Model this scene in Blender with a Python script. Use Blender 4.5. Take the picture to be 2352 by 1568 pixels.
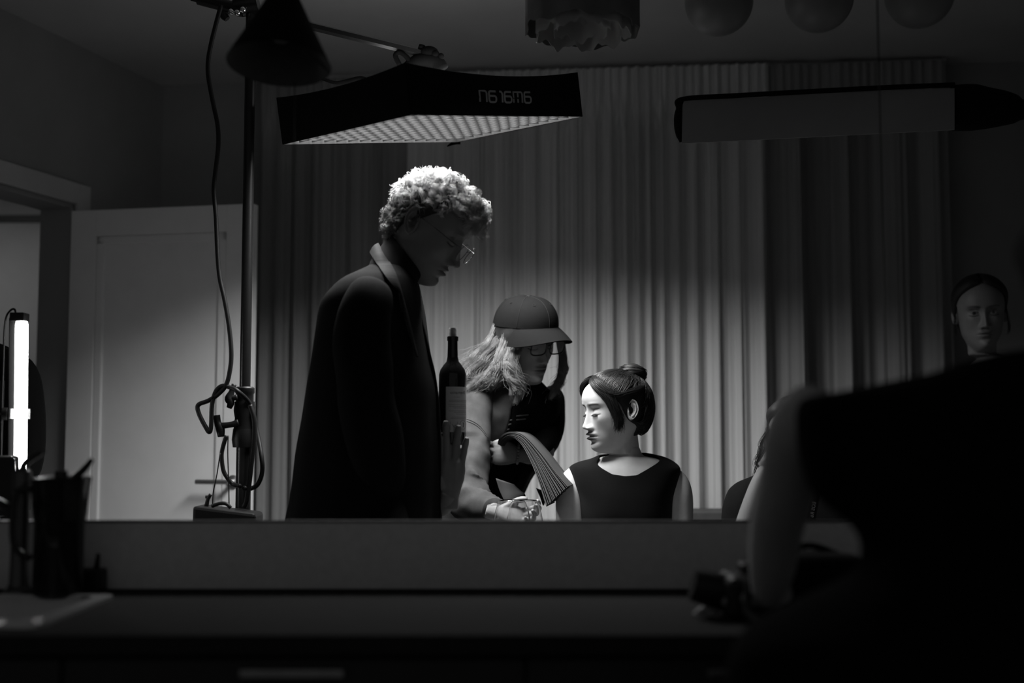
import bpy, bmesh, math, random
import numpy as np
from mathutils import Vector, Matrix, noise as mnoise

for _o in list(bpy.data.objects):
    bpy.data.objects.remove(_o)
SC = bpy.context.scene
COL = SC.collection
random.seed(7)
RNG = np.random.default_rng(7)

# ------------------------------------------------------------------ camera, world, exposure
FPX = 2800.0                      # focal length in pixels of the 2352 x 1568 frame
CAMZ = 1.2
PITCH = math.atan(216.0 / FPX)
cam_d = bpy.data.cameras.new('camera')
cam_d.sensor_width = 36.0
cam_d.lens = 36.0 * FPX / 2352.0
cam_d.clip_start = 0.05
cam_d.dof.use_dof = True
cam_d.dof.focus_distance = 3.45
cam_d.dof.aperture_fstop = 1.45
cam = bpy.data.objects.new('camera', cam_d)
cam.location = (0, 0, CAMZ)
cam.rotation_euler = (math.pi / 2 + PITCH, 0, 0)
COL.objects.link(cam)
SC.camera = cam

world = bpy.data.worlds.new('world')
SC.world = world
world.use_nodes = True
world.node_tree.nodes['Background'].inputs[0].default_value = (1, 1, 1, 1)
world.node_tree.nodes['Background'].inputs[1].default_value = 0.06
SC.view_settings.view_transform = 'Standard'
SC.view_settings.look = 'None'
SC.view_settings.gamma = 1.0
SC.view_settings.exposure = 0.0
SC.view_settings.use_curve_mapping = False
KEY_POWER = 57.0
CEIL_FILL_POWER = 1.7
TUBE_STRENGTH = 11.0

def P(px, py, Y):
    """world point on the sight line of a photo pixel at world depth Y"""
    u = (px - 1176.0) / FPX
    v = (784.0 - py) / FPX
    ca, sa = math.cos(PITCH), math.sin(PITCH)
    d = Vector((u, ca - v * sa, sa + v * ca))
    k = Y / d.y
    return Vector((d.x * k, Y, CAMZ + d.z * k))

# ------------------------------------------------------------------ materials
MATS = {}
def mat(name, v, rough=0.6, spec=0.3, metal=0.0, var=0.12, scale=40.0, bump=0.0, stretch=(1, 1, 1),
        trans=0.0, alpha=1.0, sheen=0.0, emit=0.0, attr=None, aniso=0.0, translucent=0.0, bscale=None):
    if name in MATS:
        return MATS[name]
    m = bpy.data.materials.new(name)
    m.use_nodes = True
    nt = m.node_tree
    b = nt.nodes['Principled BSDF']
    b.inputs['Roughness'].default_value = rough
    b.inputs['Specular IOR Level'].default_value = spec
    b.inputs['Metallic'].default_value = metal
    b.inputs['Transmission Weight'].default_value = trans
    b.inputs['Alpha'].default_value = alpha
    b.inputs['Sheen Weight'].default_value = sheen
    tc = nt.nodes.new('ShaderNodeTexCoord')
    mp = nt.nodes.new('ShaderNodeMapping')
    mp.inputs['Scale'].default_value = stretch
    nt.links.new(tc.outputs['Object'], mp.inputs['Vector'])
    nz = nt.nodes.new('ShaderNodeTexNoise')
    nz.inputs['Scale'].default_value = scale
    nz.inputs['Detail'].default_value = 4.0
    nt.links.new(mp.outputs[0], nz.inputs['Vector'])
    rp = nt.nodes.new('ShaderNodeMapRange')
    rp.inputs['To Min'].default_value = v * (1 - var)
    rp.inputs['To Max'].default_value = v * (1 + var)
    rp.inputs['From Min'].default_value = 0.25
    rp.inputs['From Max'].default_value = 0.75
    nt.links.new(nz.outputs['Fac'], rp.inputs['Value'])
    out = rp.outputs[0]
    if attr:
        at = nt.nodes.new('ShaderNodeAttribute')
        at.attribute_name = attr
        mu = nt.nodes.new('ShaderNodeMath')
        mu.operation = 'MULTIPLY'
        nt.links.new(out, mu.inputs[0])
        nt.links.new(at.outputs['Fac'], mu.inputs[1])
        out = mu.outputs[0]
    cb = nt.nodes.new('ShaderNodeCombineColor')
    for i in range(3):
        nt.links.new(out, cb.inputs[i])
    nt.links.new(cb.outputs[0], b.inputs['Base Color'])
    if emit > 0:
        b.inputs['Emission Color'].default_value = (1, 1, 1, 1)
        b.inputs['Emission Strength'].default_value = emit
    if bump > 0:
        bn = nt.nodes.new('ShaderNodeBump')
        bn.inputs['Strength'].default_value = bump
        bn.inputs['Distance'].default_value = 0.002
        n2 = nt.nodes.new('ShaderNodeTexNoise')
        n2.inputs['Scale'].default_value = bscale or scale * 4
        n2.inputs['Detail'].default_value = 3.0
        nt.links.new(mp.outputs[0], n2.inputs['Vector'])
        nt.links.new(n2.outputs['Fac'], bn.inputs['Height'])
        nt.links.new(bn.outputs[0], b.inputs['Normal'])
    if translucent > 0:
        tr = nt.nodes.new('ShaderNodeBsdfTranslucent')
        nt.links.new(cb.outputs[0], tr.inputs['Color'])
        mx = nt.nodes.new('ShaderNodeMixShader')
        mx.inputs[0].default_value = translucent
        nt.links.new(b.outputs[0], mx.inputs[1])
        nt.links.new(tr.outputs[0], mx.inputs[2])
        nt.links.new(mx.outputs[0], nt.nodes['Material Output'].inputs['Surface'])
    MATS[name] = m
    return m

# ------------------------------------------------------------------ object helpers
WLOC = {}
def empty(name, loc, label, cat, group=None):
    o = bpy.data.objects.new(name, None)
    COL.objects.link(o)
    o.location = loc
    o.empty_display_size = 0.1
    o['label'] = label
    o['category'] = cat
    if group:
        o['group'] = group
    WLOC[o.name] = Vector(loc)
    return o

def link_mesh(name, me, parent, center):
    o = bpy.data.objects.new(name, me)
    COL.objects.link(o)
    if parent is not None:
        o.parent = parent
        o.location = center - WLOC[parent.name]
    else:
        o.location = center
    WLOC[o.name] = Vector(center)
    return o

def mk(name, verts, faces, material, parent=None, smooth=False, bevel=0.0, label=None, cat=None, group=None,
       kind=None, tint=None, auto=None):
    va = np.asarray(verts, dtype=float)
    c = (va.min(0) + va.max(0)) / 2 if len(va) else np.zeros(3)
    me = bpy.data.meshes.new(name)
    me.from_pydata((va - c).tolist(), [], [list(map(int, f)) for f in faces])
    me.update()
    if isinstance(material, (list, tuple)):
        for q in material:
            me.materials.append(q)
    else:
        me.materials.append(material)
    if tint is not None:
        at = me.attributes.new('tint', 'FLOAT', 'POINT')
        at.data.foreach_set('value', np.asarray(tint, dtype=np.float32))
    if smooth:
        me.polygons.foreach_set('use_smooth', [True] * len(me.polygons))
        if auto is not None:
            me.set_sharp_from_angle(angle=math.radians(auto))
    o = link_mesh(name, me, parent, Vector(c.tolist()))
    if bevel > 0:
        bm = o.modifiers.new('bevel', 'BEVEL')
        bm.width = bevel
        bm.segments = 2
        bm.limit_method = 'ANGLE'
    if label: o['label'] = label
    if cat: o['category'] = cat
    if group: o['group'] = group
    if kind: o['kind'] = kind
    return o

def crom(pts, n):
    """Catmull-Rom resample of an (k,d) array to n samples"""
    p = np.asarray(pts, dtype=float)
    k = len(p)
    if k == 2:
        t = np.linspace(0, 1, n)[:, None]
        return p[0] * (1 - t) + p[1] * t
    q = np.vstack([2 * p[0] - p[1], p, 2 * p[-1] - p[-2]])
    t = np.linspace(0, k - 1, n)
    i = np.minimum(t.astype(int), k - 2)
    f = (t - i)[:, None]
    a, b, c, d = q[i], q[i + 1], q[i + 2], q[i + 3]
    return 0.5 * ((2 * b) + (c - a) * f + (2 * a - 5 * b + 4 * c - d) * f ** 2 + (3 * b - a - 3 * c + d) * f ** 3)

def frames(path, up0=None):
    """parallel transported frames along a path"""
    p = np.asarray(path, float)
    t = np.gradient(p, axis=0)
    t /= np.linalg.norm(t, axis=1)[:, None] + 1e-12
    if up0 is None:
        up0 = np.array([0, 0, 1.0]) if abs(t[0][2]) < 0.9 else np.array([0, 1.0, 0])
    u = np.asarray(up0, float) - t[0] * np.dot(up0, t[0])
    u /= np.linalg.norm(u)
    us = [u]
    for i in range(1, len(p)):
        u = us[-1] - t[i] * np.dot(us[-1], t[i])
        u /= np.linalg.norm(u) + 1e-12
        us.append(u)
    us = np.array(us)
    vs = np.cross(t, us)
    return t, us, vs

class MB:
    def __init__(self):
        self.v = []
        self.f = []
    def add(self, verts, faces):
        o = len(self.v)
        self.v.extend([tuple(map(float, q)) for q in verts])
        self.f.extend([[i + o for i in f] for f in faces])
        return self
    def box(self, c, s, rot=None):
        c = Vector(c)
        hx, hy, hz = s[0] / 2, s[1] / 2, s[2] / 2
        vs = [Vector((x, y, z)) for x in (-hx, hx) for y in (-hy, hy) for z in (-hz, hz)]
        if rot is not None:
            vs = [rot @ q for q in vs]
        vs = [q + c for q in vs]
        return self.add(vs, [(0, 1, 3, 2), (4, 6, 7, 5), (0, 4, 5, 1), (2, 3, 7, 6), (0, 2, 6, 4), (1, 5, 7, 3)])
    def hexa(self, b, t):
        """box from four bottom and four top corners, both counter-clockwise seen from above"""
        vs = list(b) + list(t)
        return self.add(vs, [(3, 2, 1, 0), (4, 5, 6, 7), (0, 1, 5, 4), (1, 2, 6, 5), (2, 3, 7, 6), (3, 0, 4, 7)])
    def tube(self, pts, r, n=10, samples=None, caps=True, up=None, flat=1.0):
        p = np.asarray([tuple(q) for q in pts], float)
        if samples:
            rr = np.asarray(r, float) if hasattr(r, '__len__') else np.full(len(p), r)
            pr = crom(np.hstack([p, rr[:, None]]), samples)
            p, rr = pr[:, :3], np.maximum(pr[:, 3], 1e-5)
        else:
            rr = np.asarray(r, float) if hasattr(r, '__len__') else np.full(len(p), r)
        t, u, v = frames(p, up)
        a = np.linspace(0, 2 * math.pi, n, endpoint=False)
        ring = p[:, None, :] + rr[:, None, None] * (np.cos(a)[None, :, None] * u[:, None, :] + flat * np.sin(a)[None, :, None] * v[:, None, :])
        vs = ring.reshape(-1, 3)
        m = len(p)
        fs = [(i * n + j, i * n + (j + 1) % n, (i + 1) * n + (j + 1) % n, (i + 1) * n + j) for i in range(m - 1) for j in range(n)]
        if caps:
            fs.append(tuple(range(n))[::-1])
            fs.append(tuple(range((m - 1) * n, m * n)))
        return self.add(vs, fs)
    def lathe(self, prof, center=(0, 0, 0), n=32, M=None, close=False):
        """prof: list of (r, z); optional matrix M maps local to world"""
        vs, fs = [], []
        a = [2 * math.pi * j / n for j in range(n)]
        for r, z in prof:
            for t in a:
                q = Vector((r * math.cos(t), r * math.sin(t), z))
                q = (M @ q) if M is not None else q + Vector(center)
                vs.append(q)
        k = len(prof)
        for i in range(k - 1):
            for j in range(n):
                fs.append((i * n + j, i * n + (j + 1) % n, (i + 1) * n + (j + 1) % n, (i + 1) * n + j))
        if close:
            fs.append(tuple(range(n))[::-1])
            fs.append(tuple(range((k - 1) * n, k * n)))
        return self.add(vs, fs)
    def grid(self, G):
        """G: array (a,b,3)"""
        G = np.asarray(G)
        a, b = G.shape[:2]
        return self.add(G.reshape(-1, 3), [(i * b + j, i * b + j + 1, (i + 1) * b + j + 1, (i + 1) * b + j) for i in range(a - 1) for j in range(b - 1)])
    def slab(self, G, th):
        """closed thin sheet: grid G thickened along its normals"""
        G = np.asarray(G, float)
        du = np.gradient(G, axis=0); dv = np.gradient(G, axis=1)
        nn = np.cross(du, dv)
        nn /= np.linalg.norm(nn, axis=2)[:, :, None] + 1e-12
        a, b = G.shape[:2]
        o = a * b
        vs = np.vstack([(G + nn * th / 2).reshape(-1, 3), (G - nn * th / 2).reshape(-1, 3)])
        fs = []
        for i in range(a - 1):
            for j in range(b - 1):
                q = (i * b + j, i * b + j + 1, (i + 1) * b + j + 1, (i + 1) * b + j)
                fs.append(q)
                fs.append(tuple(o + k for k in q[::-1]))
        for i in range(a - 1):
            for j, s in ((0, 1), (b - 1, -1)):
                q = (i * b + j, (i + 1) * b + j, o + (i + 1) * b + j, o + i * b + j)
                fs.append(q if s > 0 else q[::-1])
        for j in range(b - 1):
            for i, s in ((0, -1), (a - 1, 1)):
                q = (i * b + j, i * b + j + 1, o + i * b + j + 1, o + i * b + j)
                fs.append(q if s > 0 else q[::-1])
        return self.add(vs, fs)
    def sphere(self, c, r, n=16, m=10, M=None):
        c = np.asarray(c, float)
        r = np.asarray(r if hasattr(r, '__len__') else (r, r, r), float)
        prof = [(math.sin(math.pi * i / m), -math.cos(math.pi * i / m)) for i in range(1, m)]
        vs = [(0, 0, -1)]
        for q, z in prof:
            for j in range(n):
                a = 2 * math.pi * j / n
                vs.append((q * math.cos(a), q * math.sin(a), z))
        vs.append((0, 0, 1))
        vs = np.asarray(vs) * r
        if M is not None:
            vs = np.array([tuple(M @ Vector(q)) for q in vs])
        vs = vs + c
        fs = [(0, 1 + (j + 1) % n, 1 + j) for j in range(n)]
        for i in range(m - 2):
            for j in range(n):
                fs.append((1 + i * n + j, 1 + i * n + (j + 1) % n, 1 + (i + 1) * n + (j + 1) % n, 1 + (i + 1) * n + j))
        L = len(vs) - 1
        b0 = 1 + (m - 2) * n
        fs += [(b0 + j, b0 + (j + 1) % n, L) for j in range(n)]
        return self.add(vs, fs)
    def build(self, name, material, parent=None, **kw):
        return mk(name, self.v, self.f, material, parent, **kw)

def struct(o):
    o['kind'] = 'structure'
    return o

def strokes_mesh(mb, polys, w, th, to_world):
    """ribbon strokes of 2-D polylines; to_world(u, v, h) maps to space"""
    for pl in polys:
        p = np.asarray(pl, float)
        t = np.gradient(p, axis=0)
        t /= np.linalg.norm(t, axis=1)[:, None] + 1e-9
        nrm = np.stack([-t[:, 1], t[:, 0]], 1)
        # mitre
        L, R = p + nrm * w / 2, p - nrm * w / 2
        vs, fs = [], []
        for i in range(len(p)):
            vs += [to_world(L[i][0], L[i][1], th), to_world(R[i][0], R[i][1], th),
                   to_world(L[i][0], L[i][1], 0), to_world(R[i][0], R[i][1], 0)]
        for i in range(len(p) - 1):
            a, b = 4 * i, 4 * (i + 1)
            fs += [(a, a + 1, b + 1, b), (a + 2, b + 2, b + 3, a + 3), (a, b, b + 2, a + 2), (a + 1, a + 3, b + 3, b + 1)]
        fs += [(0, 2, 3, 1), (b, b + 1, b + 3, b + 2)]
        mb.add(vs, fs)

def text_mesh(txt, size, name, to_world, mirror=True, align='CENTER', extrude=0.0):
    """lettering of the built-in font as mesh vertices mapped by to_world(u, v, h)"""
    cu = bpy.data.curves.new(name + '_t', 'FONT')
    cu.body = txt
    cu.size = size
    cu.align_x = align
    cu.resolution_u = 3
    ob = bpy.data.objects.new(name + '_t', cu)
    COL.objects.link(ob)
    dg = bpy.context.evaluated_depsgraph_get()
    me = bpy.data.meshes.new_from_object(ob.evaluated_get(dg))
    vs = [to_world(-q.co.x if mirror else q.co.x, q.co.y, 0.0) for q in me.vertices]
    fs = [list(q.vertices) for q in me.polygons]
    bpy.data.objects.remove(ob)
    bpy.data.meshes.remove(me)
    bpy.data.curves.remove(cu)
    return vs, fs
# ------------------------------------------------------------------ materials in use
M_WALL = mat('wall_paint', 0.30, 0.85, 0.1, scale=6, var=0.05, bump=0.05)
M_WALLB = mat('back_wall_paint', 0.30, 0.85, 0.1, scale=6, var=0.05, bump=0.05)
M_CEIL = mat('ceiling_paint', 0.5, 0.9, 0.1, scale=5, var=0.04, bump=0.04)
M_FLOOR = mat('floor_wood', 0.10, 0.5, 0.3, scale=3, var=0.3, stretch=(1, 12, 1))
M_TRIM = mat('white_trim', 0.55, 0.5, 0.3, scale=8, var=0.05)
M_DOOR = mat('door_paint', 0.78, 0.45, 0.35, scale=8, var=0.04)
M_COUNTER = mat('counter_stone_dimmed', 0.030, 0.9, 0.06, scale=60, var=0.1)  # same pale stone as the upstand, darkened to imitate weaker light on it
M_UPSTAND = mat('upstand_stone', 0.80, 0.6, 0.25, scale=60, var=0.06)
M_CAB = mat('cabinet_black', 0.03, 0.5, 0.3, var=0.1)
M_STEEL = mat('brushed_steel', 0.55, 0.38, 0.5, metal=1.0, var=0.1, scale=20, stretch=(1, 30, 1))
M_CHROME = mat('chrome', 0.7, 0.12, 0.5, metal=1.0, var=0.03)
M_BLKMETAL = mat('black_metal', 0.012, 0.3, 0.5, var=0.1)
M_BLKPLAST = mat('black_plastic', 0.012, 0.45, 0.35, var=0.1)
M_BLKFAB = mat('black_fabric', 0.010, 0.9, 0.1, var=0.2, scale=300, bump=0.2)
M_RUBBER = mat('cable_rubber', 0.010, 0.5, 0.3, var=0.1)
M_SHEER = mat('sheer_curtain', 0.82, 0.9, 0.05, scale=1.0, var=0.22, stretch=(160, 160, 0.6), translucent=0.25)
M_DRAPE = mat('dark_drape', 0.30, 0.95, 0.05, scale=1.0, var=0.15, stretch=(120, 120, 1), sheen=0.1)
M_DRAPE2 = mat('shaded_drape', 0.30, 0.95, 0.05, scale=1.0, var=0.15, stretch=(120, 120, 1))  # curtain cloth darkened: shade at the left end is put into its colour
M_LOGO = mat('logo_print', 0.45, 0.6, 0.3, var=0.05)

# ------------------------------------------------------------------ room shell
CEIL = 2.7
def wallbox(name, a, b, z0, z1, th, material, side=1):
    """vertical slab from plan point a to b, thickened to the given side (left of a->b if +1)"""
    a, b = Vector((a[0], a[1])), Vector((b[0], b[1]))
    d = (b - a).normalized()
    n = Vector((-d.y, d.x)) * th * side
    q = [a, b, b + n, a + n]
    if side < 0:
        q = [a, a + n, b + n, b]
    m = MB().hexa([(p.x, p.y, z0) for p in q], [(p.x, p.y, z1) for p in q])
    return struct(m.build(name, material))

BW0, BW1 = (-1.5, 5.14), (2.12, 4.80)
def bw(s, off=0.0):
    """plan point on the back wall, s metres from its left corner, off metres into the room"""
    d = Vector((BW1[0] - BW0[0], BW1[1] - BW0[1])).normalized()
    n = Vector((d.y, -d.x))
    return Vector(BW0) + d * s + n * off
LWD = Vector((-0.30, -0.954))
def lw(s, off=0.0):
    n = Vector((-LWD.y, LWD.x))
    return Vector(BW0) + LWD * s + n * off

floor = struct(MB().box((0, 2.0, -0.05), (8.4, 9.4, 0.1)).build('floor', M_FLOOR))
ceiling = struct(MB().box((0, 3.1, CEIL + 0.05), (8.0, 5.2, 0.1)).build('ceiling', M_CEIL))
wallbox('wall_back', bw(-0.14), bw(5.2), 0, CEIL, 0.14, M_WALLB, 1)
wallbox('wall_right', (2.12, 4.79), (2.12, 0.9), 0, CEIL, 0.12, M_WALL, 1)
# left wall with a doorway
S0, S1, DH = 0.565, 1.46, 2.08
wallbox('wall_left', lw(0), lw(S0), 0, CEIL, 0.14, M_WALL, -1)
wallbox('wall_left', lw(S0), lw(S1), DH, CEIL, 0.14, M_WALL, -1)
wallbox('wall_left', lw(S1), lw(4.4), 0, CEIL, 0.14, M_WALL, -1)
# casing around the doorway
def casing(name, s0, s1, z0, z1, proud=0.018):
    a, b = lw(s0, -proud), lw(s1, -proud)
    return wallbox(name, lw(s0), lw(s1), z0, z1, -proud, M_TRIM, -1)
def lwbox(name, s0, s1, o0, o1, z0, z1, material):
    q = [lw(s0, o0), lw(s1, o0), lw(s1, o1), lw(s0, o1)]
    return struct(MB().hexa([(p.x, p.y, z0) for p in q], [(p.x, p.y, z1) for p in q]).build(name, material, bevel=0.003))
lwbox('trim_1', S0 - 0.075, S0, 0.0, 0.016, 0, DH + 0.08, M_TRIM)
lwbox('trim_2', S0, S1 + 0.075, 0.0, 0.016, DH, DH + 0.08, M_TRIM)
lwbox('trim_3', S1, S1 + 0.075, 0.0, 0.016, 0, DH, M_TRIM)
lwbox('trim_4', S0 - 0.001, S0 + 0.018, -0.142, -0.001, 0, DH, M_WALL)       # jamb lining
lwbox('trim_5', S0, S1, -0.142, -0.001, DH - 0.018, DH + 0.001, M_WALL)
# hallway behind the doorway
hall = struct(MB().box((-2.75, 6.2, 1.3), (2.3, 0.1, 2.6)).build('wall_hall', M_TRIM))
hc = MB()
for (q, z0, z1) in (([(-3.9, 4.0), (-2.05, 4.0), (-1.68, 5.2), (-3.9, 5.2)], 2.42, 2.48), ([(-3.9, 5.2), (-1.68, 5.2), (-1.68, 6.15), (-3.9, 6.15)], 2.42, 2.48)):
    hc.hexa([(x, y, z0) for x, y in q], [(x, y, z1) for x, y in q])
struct(hc.build('ceiling_hall', M_WALL))
struct(MB().box((-3.9, 5.0, 1.25), (0.1, 2.6, 2.5)).build('wall_hall', M_WALL))
struct(MB().box((-2.6, 6.14, 2.30), (1.9, 0.03, 0.035)).build('trim_6', M_BLKPLAST))

hl = empty('ceiling_lamp', (-2.75, 5.3, 2.42), 'round flush ceiling lamp lighting the hallway wall behind the doorway', 'lamp')
MB().lathe([(0.0, 0.0), (0.16, 0.0), (0.16, -0.03), (0.15, -0.035), (0.0, -0.035)], (-2.75, 5.3, 2.42), 28).build('housing', M_TRIM, hl, smooth=True, auto=40)
MB().lathe([(0.0, -0.055), (0.08, -0.052), (0.14, -0.036), (0.14, -0.034), (0, -0.034)], (-2.75, 5.3, 2.42), 28).build('diffuser', mat('hall_lamp_glow', 0.8, emit=14.0), hl, smooth=True)

# door leaf, swung into the room
hinge, free = Vector((-1.655, 4.59)), Vector((-0.935, 4.44))
dd = (free - hinge).normalized(); dn = Vector((dd.y, -dd.x))     # dn points to the camera
DW = (free - hinge).length
def leafbox(u0, u1, z0, z1, o0, o1):
    q = [hinge + dd * u0 + dn * o1, hinge + dd * u1 + dn * o1, hinge + dd * u1 + dn * o0, hinge + dd * u0 + dn * o0]
    return MB().hexa([(p.x, p.y, z0) for p in q], [(p.x, p.y, z1) for p in q])
door = empty('door_1', (hinge.x, hinge.y, 0.0), 'white panelled door swung open beside the light stand', 'door')
del door['category']; door['kind'] = 'structure'
dz1 = 2.045
leafbox(0, 0.105, 0.012, dz1, 0, 0.04).build('stile', M_DOOR, door, bevel=0.002)
leafbox(DW - 0.105, DW, 0.012, dz1, 0, 0.04).build('stile', M_DOOR, door, bevel=0.002)
leafbox(0.105, DW - 0.105, dz1 - 0.10, dz1, 0, 0.04).build('rail', M_DOOR, door, bevel=0.002)
leafbox(0.105, DW - 0.105, 0.012, 0.20, 0, 0.04).build('rail', M_DOOR, door, bevel=0.002)
leafbox(0.105, DW - 0.105, 0.20, dz1 - 0.10, 0.008, 0.028).build('panel', M_DOOR, door)
mw = 0.034
for (u0, u1, z0, z1) in ((0.105, 0.105 + mw, 0.2, dz1 - 0.1), (DW - 0.105 - mw, DW - 0.105, 0.2, dz1 - 0.1),
                         (0.105, DW - 0.105, dz1 - 0.1 - mw, dz1 - 0.1), (0.105, DW - 0.105, 0.2, 0.2 + mw)):
    mb = leafbox(u0, u1, z0, z1, 0.024, 0.036)
    # chamfer: pull the inner edge back
    vs = []
    mb.build('moulding', M_DOOR, door, bevel=0.006)
hd = hinge + dd * (DW - 0.06) + dn * 0.04
hb = MB().lathe([(0, 0), (0.024, 0), (0.024, 0.006), (0.009, 0.01), (0.009, 0.05), (0, 0.05)], n=16,
                M=Matrix.Translation((hd.x, hd.y, 1.035)) @ Vector((0, 0, 1)).rotation_difference(Vector((dn.x, dn.y, 0))).to_matrix().to_4x4()).build('handle_rose', M_STEEL, door, smooth=True, auto=40)
p0 = hd + dn * 0.045
p1 = p0 - dd * 0.125
MB().tube([(p0.x, p0.y, 1.035), (p1.x, p1.y, 1.035)], 0.009, 10).build('door_handle', M_STEEL, door, smooth=True, auto=40)

# baseboards
wallbox('baseboard_back', bw(0, 0.0), bw(3.6, 0.0), 0, 0.09, 0.015, M_TRIM, -1)

# ------------------------------------------------------------------ curtains
def curtain(name, s0, s1, off, lam, amp, material, label, seed, z0=0.03, z1=CEIL - 0.02, step=0.004, hem=True, head_lam=0.036, head_amp=0.008, flare=0.0):
    rg = np.random.default_rng(seed)
    n = int((s1 - s0) / step)
    s = np.linspace(s0, s1, n)
    zs = np.concatenate([np.linspace(z0, z1 - 0.30, 14), np.linspace(z1 - 0.26, z1, 12)])
    wv = np.interp(s, np.linspace(s0, s1, max(4, int((s1 - s0) / (2.5 * lam)))), rg.uniform(0.45, 2.0, max(4, int((s1 - s0) / (2.5 * lam)))))
    ph = np.cumsum(1.0 / (lam * wv))
    ph = 2 * math.pi * ph * (s[1] - s[0])
    ampm = amp * np.interp(s, np.linspace(s0, s1, max(4, int((s1 - s0) / (1.6 * lam)))), rg.uniform(0.35, 1.25, max(4, int((s1 - s0) / (1.6 * lam)))))
    ph2 = 2 * math.pi * s / head_lam + 1.5 * np.sin(s * 17)
    G = np.zeros((len(zs), n, 3))
    for i, z in enumerate(zs):
        h = max(0.0, min(1.0, (z - (z1 - 0.30)) / 0.22))       # heading
        h = h * h * (3 - 2 * h)
        low = (1 - (z - z0) / (z1 - z0))
        drift = 0.35 * np.sin(s * 9 + 1.7 * low + seed) * low
        d = ampm * (1 + 0.35 * low) * (np.sin(ph + drift) + 0.35 * np.sin(2.3 * ph + 1.1 + 0.8 * low) + 0.20 * np.sin(5.1 * ph + seed) + 0.07 * np.sin(11.3 * ph + 2 * seed)) * (1 - 0.8 * h)
        d = d + head_amp * h * (np.sin(ph2) + 0.4 * np.sin(2.1 * ph2))
        sh = s + 0.012 * np.cos(ph + drift) * (1 - h)
        for j in range(n):
            q = bw(sh[j], off + d[j])
            G[i, j] = (q.x, q.y, z)
    mb = MB().grid(G)
    return mb.build(name, material, None, smooth=True, label=label, cat='curtain')

def s_at(px, off=0.1):
    # parameter along the back wall seen at pixel column px
    best = min(np.linspace(-0.2, 4.2, 2201), key=lambda s: abs((bw(s, off).x / bw(s, off).y) * FPX / 1.0 + 1176 - px))
    return float(best)
curtain('curtain', s_at(590), s_at(965), 0.10, 0.105, 0.028, M_DRAPE2, 'shade-toned drape hanging beside the white door, left end of the curtains', 3)
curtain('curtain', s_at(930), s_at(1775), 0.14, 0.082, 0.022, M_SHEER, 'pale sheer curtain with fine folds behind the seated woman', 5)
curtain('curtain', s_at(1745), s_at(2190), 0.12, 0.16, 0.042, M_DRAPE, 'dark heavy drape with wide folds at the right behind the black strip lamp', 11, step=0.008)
rail = struct(MB().box((0, 0, 0), (0.01, 0.01, 0.01)).build('trim_7', M_TRIM))
bpy.data.objects.remove(rail)
a, b = bw(s_at(590), 0.03), bw(s_at(2200), 0.03)
wallbox('trim_7', a, b, CEIL - 0.012, CEIL - 0.001, 0.05, M_CEIL, -1)

# pale low cabinet under the curtain
lc = empty('low_cabinet', (0.95, 4.6, 0.0), 'pale low cabinet standing in front of the curtain behind the seated woman', 'cabinet')
a0 = P(1600, 1156, 4.62)
w0, w1 = a0.x - 0.05, a0.x + 0.55
MB().box(((w0 + w1) / 2, 4.62, 0.905), (w1 - w0 + 0.02, 0.26, 0.03)).build('worktop', mat('pale_laminate', 0.10, 0.6), lc, bevel=0.003)
MB().box(((w0 + w1) / 2, 4.63, 0.47), (w1 - w0, 0.22, 0.84)).build('body', mat('pale_laminate', 0.4), lc, bevel=0.003)
MB().box(((w0 + w1) / 2, 4.64, 0.025), (w1 - w0 - 0.04, 0.18, 0.05)).build('plinth', M_BLKPLAST, lc)
for k in range(2):
    x0 = w0 + 0.005 + k * (w1 - w0) / 2
    dr = MB().box((x0 + (w1 - w0) / 4 - 0.005, 4.515, 0.47), ((w1 - w0) / 2 - 0.01, 0.016, 0.82)).build('cabinet_door', mat('pale_laminate', 0.4), lc, bevel=0.002)
    MB().box((x0 + ((w1 - w0) / 2 - 0.04 if k == 0 else 0.03), 4.5, 0.7), (0.012, 0.018, 0.12)).build('handle', M_STEEL, dr, bevel=0.002)

# ------------------------------------------------------------------ kitchen counter in front
CZ, CY0, CY1 = 0.90, 1.865, 2.42
SX0, SX1, SY0, SY1 = -1.42, -0.765, 1.985, 2.29       # sink cut-out
wt = MB()
wt.box(((SX1 + 1.75) / 2, (CY0 + CY1) / 2, CZ - 0.015), (1.75 - SX1, CY1 - CY0, 0.03))
wt.box(((SX0 - 1.8) / 2, (CY0 + CY1) / 2, CZ - 0.015), (SX0 + 1.8, CY1 - CY0, 0.03))
wt.box(((SX0 + SX1) / 2, (CY0 + SY0) / 2, CZ - 0.015), (SX1 - SX0, SY0 - CY0, 0.03))
wt.box(((SX0 + SX1) / 2, (CY1 + SY1) / 2, CZ - 0.015), (SX1 - SX0, CY1 - SY1, 0.03))
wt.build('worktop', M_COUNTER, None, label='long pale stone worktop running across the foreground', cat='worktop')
up = MB().box((-0.02, CY1 + 0.011, (CZ + 1.03) / 2), (3.56, 0.022, 1.03 - CZ)).build('upstand', M_UPSTAND, None, bevel=0.002,
        label='pale stone upstand along the back of the worktop', cat='upstand')
struct(MB().box((-0.02, CY1 + 0.010, 1.0315), (3.56, 0.026, 0.003)).build('trim_10', M_BLKPLAST))
# partition the worktop stands against
struct(MB().box((-0.02, CY1 + 0.055, 0.5), (3.56, 0.06, 1.0)).build('wall_partition', M_WALL))
for nm, px in (('trim_8', 668), ('trim_9', 2035)):
    x = P(px, 700, CY1 + 0.03).x
    struct(MB().box((x, CY1 + 0.04, (1.0 + CEIL) / 2 + 0.0), (0.0022, 0.004, CEIL - 1.0)).build(nm, M_BLKPLAST))
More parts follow.
